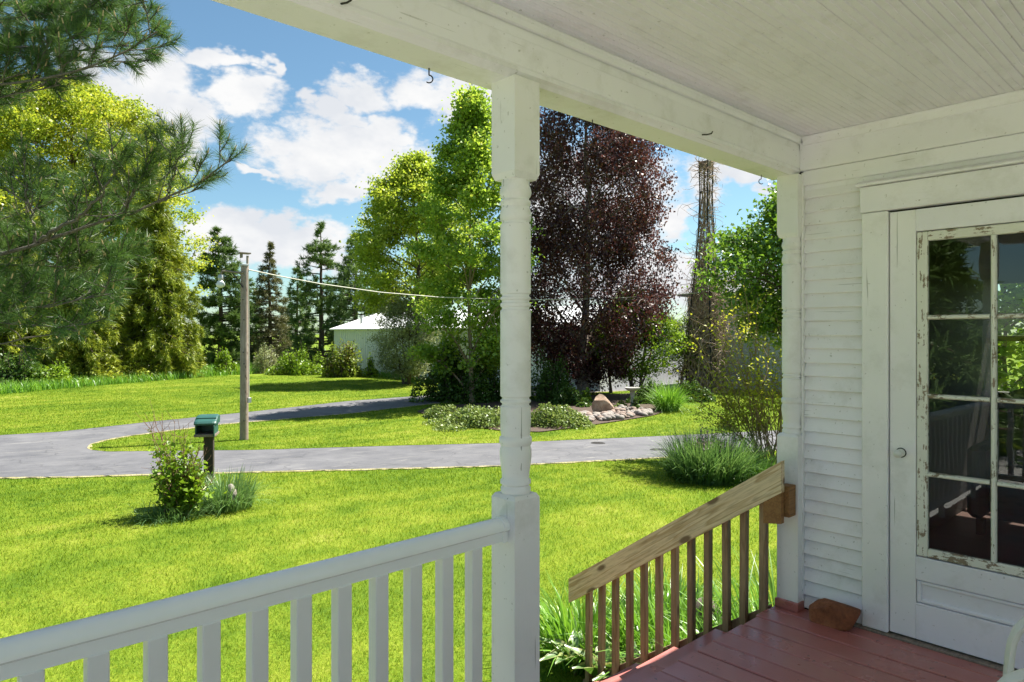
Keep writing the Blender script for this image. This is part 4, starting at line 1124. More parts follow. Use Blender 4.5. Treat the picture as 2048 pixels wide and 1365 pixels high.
# ------------------------------------------------------------------ yard: lamp pole, wire, green box
def base_at(px, py): p = G(px, py); return (p.x, p.y, p.z), depth(p)
pb, pd = base_at(488, 880)
pole = thing('yard_light_pole', 'weathered wooden pole with a white yard light by the driveway', 'pole', pb)
PR = 8.0 * pd / F; pz = lambda py: CZ + (HY - py) / F * pd
rv = Vector((RX, RY, 0)); fv = Vector((FX, FY, 0)); pB = Vector(pb)
n = 24; pts = [(pB + Vector((0, 0, -0.3))).lerp(Vector((pB.x, pB.y, pz(532))) + rv * 0.02, i / (n - 1)) for i in range(n)]
MB().tube(pts, [PR * (1.05 - 0.12 * i / (n - 1)) for i in range(n)], 14).build('shaft', M['polewood'], pole)
at = lambda px, py, off=0.0: AT(px, py, pd + off)
MB().tube([at(495, 548, 0.02), at(495, 512, 0.02)], 0.035, 6).build('top_stub', M['polewood'], pole)
c0 = at(488.5, 507, 0.0)
tb = MB(); tb.bbox((c0.x - 0.16, c0.y - 0.11, c0.z - 0.02), (c0.x + 0.16, c0.y + 0.11, c0.z + 0.02)).bbox((c0.x - 0.10, c0.y - 0.08, c0.z - 0.14), (c0.x - 0.07, c0.y + 0.08, c0.z - 0.02)); tb.build('top_platform', M['greywood'], pole)
arm = MB().tube([at(486, 546, -PR), at(470, 545, -0.16), at(452, 542.5, -0.2), at(445, 543, -0.2), at(442, 547, -0.2), at(441.5, 552, -0.2)], 0.028, 8).build('lamp_arm', M['greywood'], pole)
MB().tube([at(464, 545, -0.17), at(476, 560, -0.15), at(485, 575, -PR)], 0.016, 6).build('arm_brace', M['iron'], pole)
lc = at(441, 570, -0.2); u_ = pd / F
lamp = MB().lathe([(3.0 * u_, 20 * u_), (4.5 * u_, 18 * u_), (5.0 * u_, 14 * u_), (5.0 * u_, 10.5 * u_), (4.2 * u_, 9.5 * u_), (4.2 * u_, 8 * u_)], lc, 16).build('lamp_head', M['galv'], pole)
MB().lathe([(4.0 * u_, 8.2 * u_), (6.0 * u_, 5.5 * u_), (8.3 * u_, 1.0 * u_), (8.3 * u_, -1.0 * u_), (6.6 * u_, -4.0 * u_), (3.0 * u_, -5.6 * u_), (0.4 * u_, -6.0 * u_)], lc, 18).build('lamp_bowl', M['lampwhite'], pole)
MB().tube([at(496.5, 545, -PR * 0.6), at(497.5, 620, -PR * 0.6), at(498, 700, -PR * 0.6), at(498, 800, -PR * 0.6)], 0.014, 6).build('conduit', M['cable'], pole)
c1 = at(498.5, 801, -PR * 0.6); MB().bbox((c1.x - 0.045, c1.y - 0.045, c1.z - 0.075), (c1.x + 0.045, c1.y + 0.045, c1.z + 0.075)).build('junction_box', M['galv'], pole)
MB().bbox((pts[-1].x - PR, pts[-1].y - PR, pts[-1].z - 0.005), (pts[-1].x + PR * 0.6, pts[-1].y + PR * 0.6, pts[-1].z + 0.045)).build('pole_cap', M['galv'], pole)
rs = random.Random(3)
for py in (600, 640, 705, 728, 842):
    c2 = at(488 + rs.uniform(-3, 3), py, -PR * 0.93); MB().tube([c2, c2 - fv * 0.03], 0.017, 6).build('bolt', M['iron'], pole)
# sagging wire to the far buildings
wp = [(497, 540), (560, 553), (640, 568), (760, 585), (880, 595), (1000, 599), (1080, 600), (1200, 598), (1330, 592), (1420, 584)]
W_ = [AT(px, py, pd + (36.5 - pd) * ((px - 497) / 923)) for px, py in wp]
tag(MB().tube(W_, 0.019, 6).build('overhead_wire', M['cable'], None, W_[0]), 'pale sagging wire from the lamp pole across to the dead vine tower', 'wire')

gb, gd = base_at(412, 1012)
gbx = thing('newspaper_box', 'green plastic open-fronted box on a dark post above the driveway shrub', 'box', gb)
gu = gd / F; gB = Vector(gb)
def gp(px, py, off=0.0): return AT(px, py, gd + off)
def cbox(mb, pxa, pxb, pya, pyb, o0, o1, b_=0.004):
    """box whose faces look at the box's own axes: right = rv, depth = fv"""
    a = gp(pxa, pyb); b2 = gp(pxb, pya)
    q = MB().bbox((0, 0, 0), ((b2 - a).dot(rv), o1 - o0, b2.z - a.z), b_)
    ca_, sa_ = math.cos(R(14)), math.sin(R(14))
    base_ = Vector((a.x, a.y, a.z)) + (fv * ca_ - rv * sa_) * o0
    mb.add([base_ + (rv * ca_ + fv * sa_) * v.x + (fv * ca_ - rv * sa_) * v.y + Vector((0, 0, v.z)) for v in q.v], q.f)
    return mb
mb = MB(); cbox(mb, 405, 423, 875, 1030, 0.08, 0.19); mb.build('post', M['darkwood'], gbx)
mb = MB(); cbox(mb, 389.5, 392, 852, 874, 0, 0.34); cbox(mb, 426, 428.5, 852, 874, 0, 0.34); cbox(mb, 392.2, 425.8, 852, 874, 0.32, 0.34); mb.build('body', M['greenbox'], gbx)
mb = MB(); cbox(mb, 388, 428, 869.5, 875, -0.035, 0.34); mb.build('ledge', M['greywood'], gbx)
# hinged lid: sloping and slightly domed
lid = MB(); a = gp(388, 849); Lx = 41.5 * gu; sec = [(-0.05, -0.015), (-0.05, 0.012), (-0.02, 0.04), (0.02, 0.05), (0.13, 0.095), (0.17, 0.105), (0.25, 0.115), (0.33, 0.11), (0.36, 0.09), (0.36, 0.0), (0.33, -0.015)]
ca_, sa_ = math.cos(R(14)), math.sin(R(14)); ra = rv * ca_ + fv * sa_; da = fv * ca_ - rv * sa_
vs = []
for x_, sc_ in ((0, 0.86), (0.02, 0.96), (0.05, 1.0), (Lx - 0.05, 1.0), (Lx - 0.02, 0.96), (Lx, 0.86)):
    vs += [a + ra * x_ + da * (0.15 + (d_ - 0.15) * sc_) + Vector((0, 0, z_ * sc_)) for d_, z_ in sec]
ns = len(sec); fs = [(i * ns + j, i * ns + (j + 1) % ns, (i + 1) * ns + (j + 1) % ns, (i + 1) * ns + j) for i in range(5) for j in range(ns)] + [tuple(range(ns))[::-1], tuple(range(5 * ns, 6 * ns))]
lid.add(vs, fs).build('lid', M['greenbox'], gbx)
hb = MB(); hb.tube([a + ra * 0.012 + da * 0.075 + Vector((0, 0, 0.078)), a + ra * (Lx - 0.012) + da * 0.075 + Vector((0, 0, 0.078))], 0.008, 8); hb.build('hinge_bar', M['greenbox'], gbx)

# shrub, grass and stone at the green box
def stem_shrub(name, label, base, stems, mats, seed, leaf=(0.06, 0.045), dens=60, foliage_from=0.2, foliage_to=0.8, group=None, cat='shrub', sub=4, spread=0.05, twig_leaf=True):
    """stems: list of world polylines; leaves along side twigs"""
    rs = np.random.default_rng(seed); base = np.array(base, float); root = thing(name, label, cat, tuple(base), group)
    paths, C = [], []
    for P, r0 in stems:
        P = np.array([list(p) for p in P]) - base
        tt = np.linspace(0, 1, len(P)); uu = np.linspace(0, 1, 9)
        S = np.stack([np.interp(uu, tt, P[:, c_]) for c_ in range(3)], 1)
        S[1:-1] += rs.normal(size=(7, 3)) * 0.012 * np.linalg.norm(P[-1] - P[0])
        paths.append((S, np.linspace(r0, r0 * 0.3, 9)))
        L_ = np.linalg.norm(P[-1] - P[0])
        for j in range(int(sub)):
            fu = rs.uniform(0.25, 0.97); q0 = np.array([np.interp(fu, uu, S[:, c_]) for c_ in range(3)])
            dv = unit((P[-1] - P[0]) / L_ + rs.normal(size=3) * 0.55)
            t_ = curve(q0, dv, L_ * rs.uniform(0.10, 0.28), 5, rs, wob=0.12)
            paths.append((t_, np.linspace(r0 * 0.4, r0 * 0.15, 5)))
            if foliage_from <= fu <= foliage_to and twig_leaf:
                k_ = rs.poisson(dens * 0.35); f_ = rs.uniform(0.2, 1, k_)
                C.append(np.stack([np.interp(f_, np.linspace(0, 1, 5), t_[:, c_]) for c_ in range(3)], 1) + rs.normal(size=(k_, 3)) * spread)
        k_ = rs.poisson(dens); f_ = rs.uniform(foliage_from, foliage_to, k_)
        C.append(np.stack([np.interp(f_, uu, S[:, c_]) for c_ in range(3)], 1) + rs.normal(size=(k_, 3)) * spread)
    C = np.concatenate(C); C = C[C[:, 2] > 0.02]; sz = rs.uniform(0.55, 1.35, len(C))
    Q = leaf_quads(C, leaf[0] * sz, leaf[1] * sz, rs, up=0.55)
    Vt, Ft = tubes(paths, 5)
    link_mesh('stems', idx_mesh('stems', Vt, Ft, True), M[mats[0]], root)
    link_mesh('leaves', np_mesh('leaves', Q, 4), M[mats[1]], root)
    return root
sb_, sd_ = base_at(362, 1030)
rs = np.random.default_rng(21); stems = []
for i in range(64):
    b0 = Vector(sb_) + rv * rs.normal(0, 0.10) + fv * rs.normal(0, 0.12)
    tall = rs.random() < 0.5
    tx = rs.uniform(285, 418) if tall else rs.uniform(300, 428); ty = rs.uniform(818, 905) if tall else rs.uniform(905, 985)
    if tx > 385: ty = max(ty, 895)
    tip = AT(tx, ty, sd_ + rs.uniform(-0.45, 0.35)); midp = b0.lerp(tip, 0.5) + Vector((0, 0, 0.06))
    stems.append(([b0, midp, tip], 0.0085))
stem_shrub('driveway_shrub', 'twiggy green shrub with bare reddish stems beside the green box', sb_, stems, ('bk_red', 'lf_shrub'), 22, leaf=(0.07, 0.052), dens=26, foliage_from=0.12, foliage_to=0.68, sub=4, spread=0.065)
mound('leafy_shrub', 'dense leafy green shrub growing against the post of the green box', 'shrub', base_at(378, 1022)[0], 0.24, 0.62, ('bk_red', 'lf_shrub'), 27, n=1500, leaf=(0.075, 0.055), stems=20)
gbase, _ = base_at(345, 1035)
grass_clump('grass_tuft', 'long rank grass at the foot of the twiggy shrub', 'grass', gbase, 0.42, 0.36, 'lf_bluegrass', 23, n=420, wd=0.010, lean=(0.4, 1.3))
gbase, gdd = base_at(450, 1018)
grass_clump('grass_tuft', 'tall grey-green grass clump right of the green box', 'grass', gbase, 0.36, 0.62, 'lf_bluegrass', 24, n=900, wd=0.013, lean=(0.1, 0.9), curl=0.8)
p_, d_ = base_at(462, 1022)
rock('stone', p_, (0.17, 0.17, 0.42), M['stone_c'], 31, 'pale upright stone half hidden in the tall grass clump', 'stone', rotz=0.4)

# ------------------------------------------------------------------ white barn and grey house behind
def frame_pt(px, dep, z): q = AT(px, HY, dep); return Vector((q.x, q.y, z))
A0 = frame_pt(668, 55.0, 0); A1 = frame_pt(1200, 37.0, 0)
ax_ = (A1 - A0); Lb = ax_.length; ax_.normalize(); nb_ = Vector((-ax_.y, ax_.x, 0))
if nb_.dot(fv) < 0: nb_ = -nb_
gz = float(ground(A0.x, A0.y)) - 0.1; ez = CZ + (HY - 659) / F * 55.0; rz_ = CZ + (HY - 628) / F * 58.0
barn = thing('barn', 'long white metal barn with low roof behind the grey-green shrub', 'barn', (A0.x, A0.y, gz))
def L2W(u, v, z): return A0 + ax_ * u + nb_ * v + Vector((0, 0, z))
DW = 9.0
mb = MB(); c4 = [(0, 0), (Lb, 0), (Lb, DW), (0, DW)]
mb.add([L2W(u, v, gz) for u, v in c4] + [L2W(u, v, ez) for u, v in c4] + [L2W(0, DW / 2, rz_), L2W(Lb, DW / 2, rz_)], [(0, 1, 5, 4), (1, 2, 6, 9, 5), (2, 3, 7, 6), (3, 0, 4, 8, 7)])
mb.build('wall', M['metalwhite'], barn)
mb = MB()
for (u0, u1) in ((-0.25, Lb + 0.25),):
    s_ = (rz_ - ez) / (DW / 2)
    for sg in (0, 1):
        va, vb_ = (-0.3, DW / 2) if sg == 0 else (DW + 0.3, DW / 2)
        za, zb_ = ez - 0.3 * s_, rz_
        mb.add([L2W(u0, va, za + 0.03), L2W(u1, va, za + 0.03), L2W(u1, vb_, zb_ + 0.03), L2W(u0, vb_, zb_ + 0.03), L2W(u0, va, za + 0.11), L2W(u1, va, za + 0.11), L2W(u1, vb_, zb_ + 0.11), L2W(u0, vb_, zb_ + 0.11)],
               [(0, 3, 2, 1), (4, 5, 6, 7), (0, 1, 5, 4), (2, 3, 7, 6), (1, 2, 6, 5), (3, 0, 4, 7)])
bro = mb.build('roof', M['metalwhite'], barn)
mb = MB(); u = 0.15
while u < Lb:
    mb.add([L2W(u - 0.03, -0.002, gz), L2W(u + 0.03, -0.002, gz), L2W(u + 0.03, -0.03, gz), L2W(u - 0.03, -0.03, gz), L2W(u - 0.03, -0.002, ez), L2W(u + 0.03, -0.002, ez), L2W(u + 0.03, -0.03, ez), L2W(u - 0.03, -0.03, ez)], [(0, 1, 2, 3), (7, 6, 5, 4), (0, 4, 5, 1), (1, 5, 6, 2), (2, 6, 7, 3), (3, 7, 4, 0)]); u += 0.3
rb = mb.build('wall_ribs', M['metalwhite'], barn); rb['kind'] = 'stuff'
p0 = L2W(2.1, 1.2, ez + 0.25); MB().tube([p0, p0 + Vector((0, 0, 0.75))], 0.11, 10).tube([p0 + Vector((0, 0, 0.75)), p0 + Vector((0, 0, 0.85))], 0.17, 10).build('vent_pipe', M['galv'], barn)

H0 = frame_pt(1375, 40.0, 0); H1 = frame_pt(1720, 34.0, 0)
ah = (H1 - H0); Lh = ah.length; ah.normalize(); nh = Vector((-ah.y, ah.x, 0))
if nh.dot(fv) < 0: nh = -nh
hz = float(ground(H0.x, H0.y)) - 0.1
gh = thing('garage', 'pale grey sided building showing through the shrubs at right', 'building', (H0.x, H0.y, hz))
def H2W(u, v, z): return H0 + ah * u + nh * v + Vector((0, 0, z))
def obox(mb, fn, u0, u1, v0, v1, z0, z1):
    mb.add([fn(u0, v0, z0), fn(u1, v0, z0), fn(u1, v1, z0), fn(u0, v1, z0), fn(u0, v0, z1), fn(u1, v0, z1), fn(u1, v1, z1), fn(u0, v1, z1)], [(0, 3, 2, 1), (4, 5, 6, 7), (0, 1, 5, 4), (1, 2, 6, 5), (2, 3, 7, 6), (3, 0, 4, 7)]); return mb
ht = CZ + 2.3
obox(MB(), H2W, 0, Lh, 0, 7, hz, ht).build('wall', M['greysiding'], gh)
z = hz + 0.12
mb = MB()
while z < ht - 0.05: obox(mb, H2W, -0.01, Lh + 0.01, -0.022, -0.001, z, z + 0.012); z += 0.16
mb.build('siding_courses', M['greysiding'], gh)['kind'] = 'stuff'
mb = MB(); mb.add([H2W(-0.4, -0.5, ht), H2W(Lh + 0.4, -0.5, ht), H2W(Lh + 0.4, 3.5, ht + 1.5), H2W(-0.4, 3.5, ht + 1.5), H2W(Lh + 0.4, 7.5, ht), H2W(-0.4, 7.5, ht), H2W(-0.4, -0.5, ht - 0.12), H2W(Lh + 0.4, -0.5, ht - 0.12), H2W(Lh + 0.4, 7.5, ht - 0.12), H2W(-0.4, 7.5, ht - 0.12)],
        [(0, 1, 2, 3), (3, 2, 4, 5), (6, 7, 1, 0), (8, 9, 5, 4), (7, 8, 4, 2, 1), (9, 6, 0, 3, 5), (9, 8, 7, 6)]); mb.build('roof', M['roofgrey'], gh)
for px in (1525, 1600):
    # window where the photo shows it
    dd = 40 - (px - 1375) / 345 * 6; uu = (frame_pt(px, dd, 0) - H0).dot(ah); zw0, zw1 = CZ + (HY - 622) / F * dd, CZ + (HY - 592) / F * dd
    fr_ = obox(obox(obox(obox(MB(), H2W, uu - 0.62, uu - 0.5, -0.06, 0.01, zw0 - 0.1, zw1 + 0.1), H2W, uu + 0.5, uu + 0.62, -0.06, 0.01, zw0 - 0.1, zw1 + 0.1), H2W, uu - 0.5, uu + 0.5, -0.055, 0.01, zw1, zw1 + 0.1), H2W, uu - 0.5, uu + 0.5, -0.055, 0.01, zw0 - 0.1, zw0).build('window', M['resin'], gh)
    obox(MB(), H2W, uu - 0.498, uu + 0.498, -0.02, -0.005, zw0 + 0.002, zw1 - 0.002).build('pane', M['dark'], fr_)
    obox(obox(MB(), H2W, uu - 0.02, uu + 0.02, -0.04, -0.022, zw0, zw1), H2W, uu - 0.5, uu + 0.5, -0.043, -0.041, (zw0 + zw1) / 2 - 0.02, (zw0 + zw1) / 2 + 0.02).build('glazing_bar', M['resin'], fr_)

# ------------------------------------------------------------------ trees
def T(px, dep): p = onground(px, dep); return (p.x, p.y, p.z)
def PF(prof, px, dep): return profile_from_pix(prof, dep, T(px, dep)[2])
crown_tree('maple_tree', 'huge bright yellow-green maple filling the upper left behind the pine boughs', 'tree', T(130, 53), PF([(170, 25), (190, 90), (230, 160), (300, 215), (390, 235), (480, 235), (570, 215), (650, 150)], 130, 53),
           0.45, ('bk_brown', 'lf_maple_far'), 101, n_limb=64, n_sec=10, per=100, leaf=(0.19, 0.16), spread=0.95, up=0.5, flat=0.42, kfill=0.4)
conifer('spruce_tree', 'drooping olive spruce with hanging twigs left of the lamp pole', T(308, 48.5), PF([(330, 4), (400, 32), (480, 55), (560, 82), (640, 98), (720, 108), (758, 105)], 308, 48.5), 0.28, ('bk_brown', 'lf_spruce'), 102,
        whorls=46, per_whorl=9, droop=0.45, tuft=14, nlen=0.34, nw=0.055, hang=0.55, group='drooping spruces', tufts_per_m=11)
conifer('spruce_tree', 'drooping olive spruce in the shade behind the pine boughs', T(165, 45), PF([(400, 4), (470, 40), (560, 78), (640, 98), (720, 110), (762, 108)], 165, 45), 0.28, ('bk_brown', 'lf_spruce'), 103,
        whorls=40, per_whorl=9, droop=0.45, tuft=14, nlen=0.34, nw=0.055, hang=0.55, group='drooping spruces', tufts_per_m=10)
conifer('spruce_tree', 'drooping olive spruce cut off by the left edge of the picture', T(20, 41.5), PF([(420, 4), (500, 40), (560, 70), (640, 90), (720, 105), (768, 108)], 20, 41.5), 0.28, ('bk_brown', 'lf_spruce'), 104,
        whorls=38, per_whorl=9, droop=0.45, tuft=9, nlen=0.34, nw=0.055, hang=0.5, group='drooping spruces', tufts_per_m=10)
# pines beyond the lawn
conifer('pine_tree', 'blue-green pine just left of the lamp head', T(442, 62), PF([(458, 4), (480, 22), (520, 42), (580, 52), (640, 60), (720, 62)], 442, 62), 0.3, ('bk_brown', 'lf_pine'), 111,
        whorls=22, per_whorl=7, droop=0.05, tuft=14, nlen=0.42, nw=0.075, group='pines beyond the lawn', tufts_per_m=8)
conifer('spruce_tree', 'narrow dull-green spruce just right of the lamp pole', T(543, 64), PF([(486, 2), (520, 14), (570, 28), (630, 40), (690, 48), (725, 46)], 543, 64), 0.25, ('bk_brown', 'lf_fir'), 112,
        whorls=34, per_whorl=7, droop=0.22, tuft=9, nlen=0.32, nw=0.06, hang=0.1, tufts_per_m=8, gap=0.12)
conifer('pine_tree', 'open-crowned pine with bare trunk left of the white barn', T(642, 62), PF([(445, 4), (470, 20), (510, 42), (560, 55), (620, 62), (690, 66)], 642, 62), 0.3, ('bk_brown', 'lf_pine'), 113,
        whorls=20, per_whorl=7, droop=0.12, tuft=13, nlen=0.40, nw=0.07, group='pines beyond the lawn', tufts_per_m=7, gap=0.15)
conifer('pine_tree', 'dark pine partly hidden behind the yellow-green maple', T(712, 60), PF([(465, 4), (510, 30), (560, 48), (640, 62), (700, 64)], 712, 60), 0.3, ('bk_brown', 'lf_pine'), 114,
        whorls=22, per_whorl=7, droop=0.12, tuft=12, nlen=0.40, nw=0.07, group='pines beyond the lawn', tufts_per_m=7)
conifer('pine_tree', 'low dark pine in the gap behind the lamp pole', T(500, 74), PF([(560, 4), (600, 30), (650, 42), (710, 48)], 500, 74), 0.25, ('bk_brown', 'lf_pine'), 115,
        whorls=16, per_whorl=7, droop=0.15, tuft=11, nlen=0.42, nw=0.08, group='pines beyond the lawn', tufts_per_m=6)
conifer('pine_tree', 'dark pine filling the gap between spruce and open-crowned pine', T(592, 72), PF([(540, 4), (590, 24), (640, 36), (710, 44)], 592, 72), 0.25, ('bk_brown', 'lf_pine'), 116,
        whorls=18, per_whorl=7, droop=0.15, tuft=11, nlen=0.42, nw=0.08, group='pines beyond the lawn', tufts_per_m=6)
# centre maples
mb_, md_ = base_at(945, 806)
crown_tree('maple_tree', 'upright young green maple in the garden bed left of the white post', 'tree', mb_, profile_from_pix([(188, 2), (220, 17), (270, 40), (340, 68), (420, 92), (500, 104), (600, 112), (680, 104), (740, 55)], md_, mb_[2]),
           0.115, ('bk_tan', 'lf_maple'), 121, n_limb=36, n_sec=7, per=74, leaf=(0.15, 0.125), spread=0.50, up=0.4, rise=1.1, flat=0.6, kfill=0.05)
crown_tree('maple_tree', 'broad yellow-green maple behind the upright young maple', 'tree', T(830, 44), PF([(322, 10), (350, 50), (400, 86), (460, 112), (520, 128), (570, 126), (612, 90)], 830, 44),
           0.22, ('bk_brown', 'lf_maple_y'), 122, n_limb=40, n_sec=8, per=78, leaf=(0.17, 0.14), spread=0.68, up=0.4, flat=0.5, kfill=0.1)
# purple birch
bb_, bd_ = base_at(1168, 792)
crown_tree('purple_birch', 'weeping purple-leaved birch in the garden bed behind the boulder', 'tree', bb_, profile_from_pix([(120, 20), (170, 80), (230, 128), (320, 142), (430, 140), (540, 158), (620, 150), (690, 90), (730, 40)], bd_, bb_[2]),
           0.27, ('bk_birch', 'lf_purple'), 131, n_limb=66, n_sec=12, per=54, leaf=(0.13, 0.10), spread=0.48, up=0.1, droop=0.55, flat=1.2, kfill=0.15, shift=(0.75, 0), rise=0.9, limb_r=0.28)
yb_, yd_ = base_at(1222, 786)
crown_tree('young_tree', 'slim dark-trunked young tree right of the birch trunk', 'tree', yb_, profile_from_pix([(610, 10), (640, 32), (680, 44), (715, 34), (735, 12)], yd_, yb_[2]), 0.09, ('bk_brown', 'lf_shrub'), 132,
           n_limb=14, n_sec=5, per=20, leaf=(0.13, 0.09), spread=0.4)
lb_, ld_ = base_at(1272, 792)
crown_tree('lilac_bush', 'many-stemmed yellow-green bush behind the birdbath', 'bush', lb_, profile_from_pix([(595, 14), (620, 48), (660, 80), (700, 92), (735, 66), (755, 26)], ld_, lb_[2]), 0.07, ('bk_brown', 'lf_shrub'), 133,
           n_limb=32, n_sec=6, per=26, leaf=(0.13, 0.085), spread=0.4, stems=5)
tb_, td_ = base_at(1362, 782)
crown_tree('leaning_tree', 'small leaning tree with pale brown trunk beside the dead vine tower', 'tree', tb_, profile_from_pix([(640, 10), (660, 34), (700, 46), (730, 30), (745, 12)], td_, tb_[2]), 0.10, ('bk_tan', 'lf_shrub'), 134,
           n_limb=14, n_sec=5, per=20, leaf=(0.13, 0.09), spread=0.35, shift=(0.4, 0))
# lilac by the corner, its foot hidden by the post and wall
crown_tree('lilac_bush', 'tall dark-stemmed lilac with broad leaves behind the corner post', 'bush', T(1590, 15.5), PF([(385, 12), (415, 62), (460, 118), (520, 165), (580, 175), (630, 130), (665, 60)], 1590, 15.5), 0.085, ('bk_brown', 'lf_lilac'), 141,
           n_limb=44, n_sec=8, per=32, leaf=(0.10, 0.07), spread=0.30, stems=4, up=0.4, kfill=0.08, limb_r=0.5)

for i, (x, y, h_, lab) in enumerate(((-8.0, 4.6, 6.0, 'dark evergreen beyond the porch end, mirrored at the left of the door glass'), (-12.5, 2.0, 6.5, 'dark evergreen beyond the porch end, mirrored at the right of the door glass'), (-10.5, 8.0, 8.0, 'dark evergreen out of view beyond the near white pine'))):
    z_ = float(ground(x, y))
    conifer('evergreen_tree', lab, (x, y, z_), (np.array([0.0, 1.0, h_ * 0.6, h_]), np.array([1.9, 2.1, 1.2, 0.05])), 0.2, ('bk_brown', 'lf_pine'), 171 + i, whorls=26, per_whorl=8, droop=0.3, tuft=9, nlen=0.3, nw=0.06, hang=0.15, group='evergreens beyond the porch end', tufts_per_m=10)
crown_tree('young_tree', 'sunlit young tree outside the far window seen through the door glass', 'tree', (10.4, 2.05, float(ground(10.4, 2.05))), (np.array([0.7, 1.6, 3.0, 4.2]), np.array([0.5, 1.0, 0.9, 0.15])), 0.05, ('bk_brown', 'lf_shrub'), 177, n_limb=22, n_sec=5, per=24, leaf=(0.11, 0.08), spread=0.3)
# dead vine tower (old windmill frame wrapped in bare vines)
vb_, vd_ = T(1412, 36.5), 36.5
vt = thing('vine_tower', 'tall narrow tower wrapped in bare brown vines behind the lilac', 'tower', vb_)
rs = np.random.default_rng(151); zt_ = CZ + (HY - 322) / F * vd_ - vb_[2]
hwid = lambda z: np.interp(z / zt_, [0, 0.35, 0.62, 0.97, 1.0], [1.05, 0.8, 0.42, 0.25, 0.34])
legs = []
for sx in (-1, 1):
    for sy in (-1, 1):
        P = np.array([[sx * hwid(z) * 0.75, sy * hwid(z) * 0.75, z] for z in np.linspace(-0.1, zt_, 8)])
        V_, F_ = tubes([(P, 0.04)], 5); link_mesh('leg', idx_mesh('leg', V_, F_, True), M['iron'], vt)
for z in np.linspace(1.2, zt_ - 0.3, 9):
    h_ = hwid(z) * 0.75
    V_, F_ = tubes([(np.array([(-h_, -h_, z), (h_, -h_, z), (h_, h_, z), (-h_, h_, z), (-h_, -h_, z)]), 0.02)], 4); link_mesh('girt', idx_mesh('girt', V_, F_, True), M['iron'], vt)
vp = []
for i in range(130):
    a = rs.uniform(0, 6.28); zend = zt_ * rs.uniform(0.35, 1.0); n = 14; zz = np.linspace(0, zend, n)
    aa = a + np.cumsum(rs.normal(size=n) * 0.42)
    rr_ = hwid(zz) * (0.6 + 0.5 * rs.random()) + rs.normal(size=n) * np.interp(zz / zt_, [0, 0.5, 1], [0.26, 0.12, 0.05])
    vp.append((np.stack([np.cos(aa) * rr_, np.sin(aa) * rr_, zz], 1), np.linspace(0.028, 0.012, n) * rs.uniform(0.6, 1.4)))
for i in range(420):
    z = zt_ * rs.uniform(0.08, 0.995) ** 0.9; a = rs.uniform(0, 6.28); r_ = hwid(z) * rs.uniform(0.6, 1.0)
    q0 = np.array([math.cos(a) * r_, math.sin(a) * r_, z]); dv = np.array([math.cos(a) + rs.normal() * 0.5, math.sin(a) + rs.normal() * 0.5, rs.uniform(-0.4, 1.1)])
    vp.append((curve(q0, dv, (0.2 + rs.exponential(0.42)) * (1.7 if z < zt_ * 0.5 else 1), 7, rs, wob=0.42, gravity=0.05), np.linspace(0.015, 0.006, 7)))
for i in range(420):
    z = zt_ * rs.uniform(0.03, 0.62); a = rs.uniform(0, 6.28); r_ = hwid(z) * rs.uniform(0.7, 1.35); q0 = np.array([math.cos(a) * r_, math.sin(a) * r_, z])
    vp.append((curve(q0, rs.normal(size=3) * np.array([1, 1, 0.8]), rs.uniform(0.5, 1.6), 8, rs, wob=0.38, gravity=0.10), np.linspace(0.017, 0.008, 8)))
for i in range(60):
    z = zt_ * rs.uniform(0.93, 1.0); a = rs.uniform(0, 6.28); q0 = np.array([math.cos(a) * 0.3, math.sin(a) * 0.3, z])
    vp.append((curve(q0, np.array([-math.sin(a), math.cos(a), rs.normal() * 0.3]), 0.9, 8, rs, wob=0.3), np.linspace(0.02, 0.01, 8)))
V_, F_ = tubes(vp, 4); link_mesh('vines', idx_mesh('vines', V_, F_, True), M['vine'], vt)
c6 = Vector(vb_) + Vector((0, 0, zt_ - 0.35))
MB().bbox((c6.x - 0.28, c6.y - 0.28, c6.z), (c6.x + 0.28, c6.y + 0.28, c6.z + 0.3)).build('top_box', M['greywood'], vt)

# yellow-leaved twiggy bush by the corner
fb_, fd_ = base_at(1540, 948)
rs = np.random.default_rng(161); stems = []
for i in range(46):
    b0 = Vector(fb_) + rv * rs.normal(0, 0.14) + fv * rs.normal(0, 0.2)
    tx = rs.uniform(1375, 1640); ty = rs.uniform(590, 800) if tx > 1420 else rs.uniform(660, 830)
    tip = AT(tx, ty, fd_ + rs.uniform(-0.7, 1.0)); md = b0.lerp(tip, 0.5) + Vector((0, 0, 0.28)) - rv * (0.1 if tx < 1540 else -0.1)
    stems.append(([b0, b0.lerp(md, 0.5) + Vector((0, 0, 0.1)), md, tip], 0.013))
stem_shrub('forsythia_bush', 'sparse twiggy bush with small yellow-green leaves beside the corner post', fb_, stems, ('bk_twig', 'lf_yellow'), 162, leaf=(0.065, 0.04), dens=24, foliage_from=0.42, foliage_to=1.0, sub=12, spread=0.07, cat='bush')
# catmint and iris clump in front of it
cb_, cd_ = base_at(1418, 962)
rt_ = grass_clump('perennial_clump', 'rounded clump of long green blades with mauve spikes on the lawn edge', 'plant', cb_, 0.62, 0.98, 'lf_bluegrass', 163, n=2300, wd=0.016, lean=(0.05, 0.75), curl=0.7)
rs = np.random.default_rng(164); n = 260; a = rs.uniform(0, 6.28, n); r_ = np.sqrt(rs.random(n)) * 0.62
C = np.stack([np.cos(a) * r_ * 1.25, np.sin(a) * r_ * 1.25, 0.10 + 0.7 * (1 - (r_ / 0.62) ** 2) * rs.random(n)], 1)
C = np.repeat(C, 5, 0) + rs.normal(size=(n * 5, 3)) * 0.03; C[:, 2] = np.maximum(C[:, 2], 0.02)
link_mesh('leaves', np_mesh('leaves', leaf_quads(C, 0.07, 0.045, rs, up=0.5), 4), M['lf_dark'], rt_)
n = 70; a = rs.uniform(0, 6.28, n); r_ = np.sqrt(rs.random(n)) * 0.5
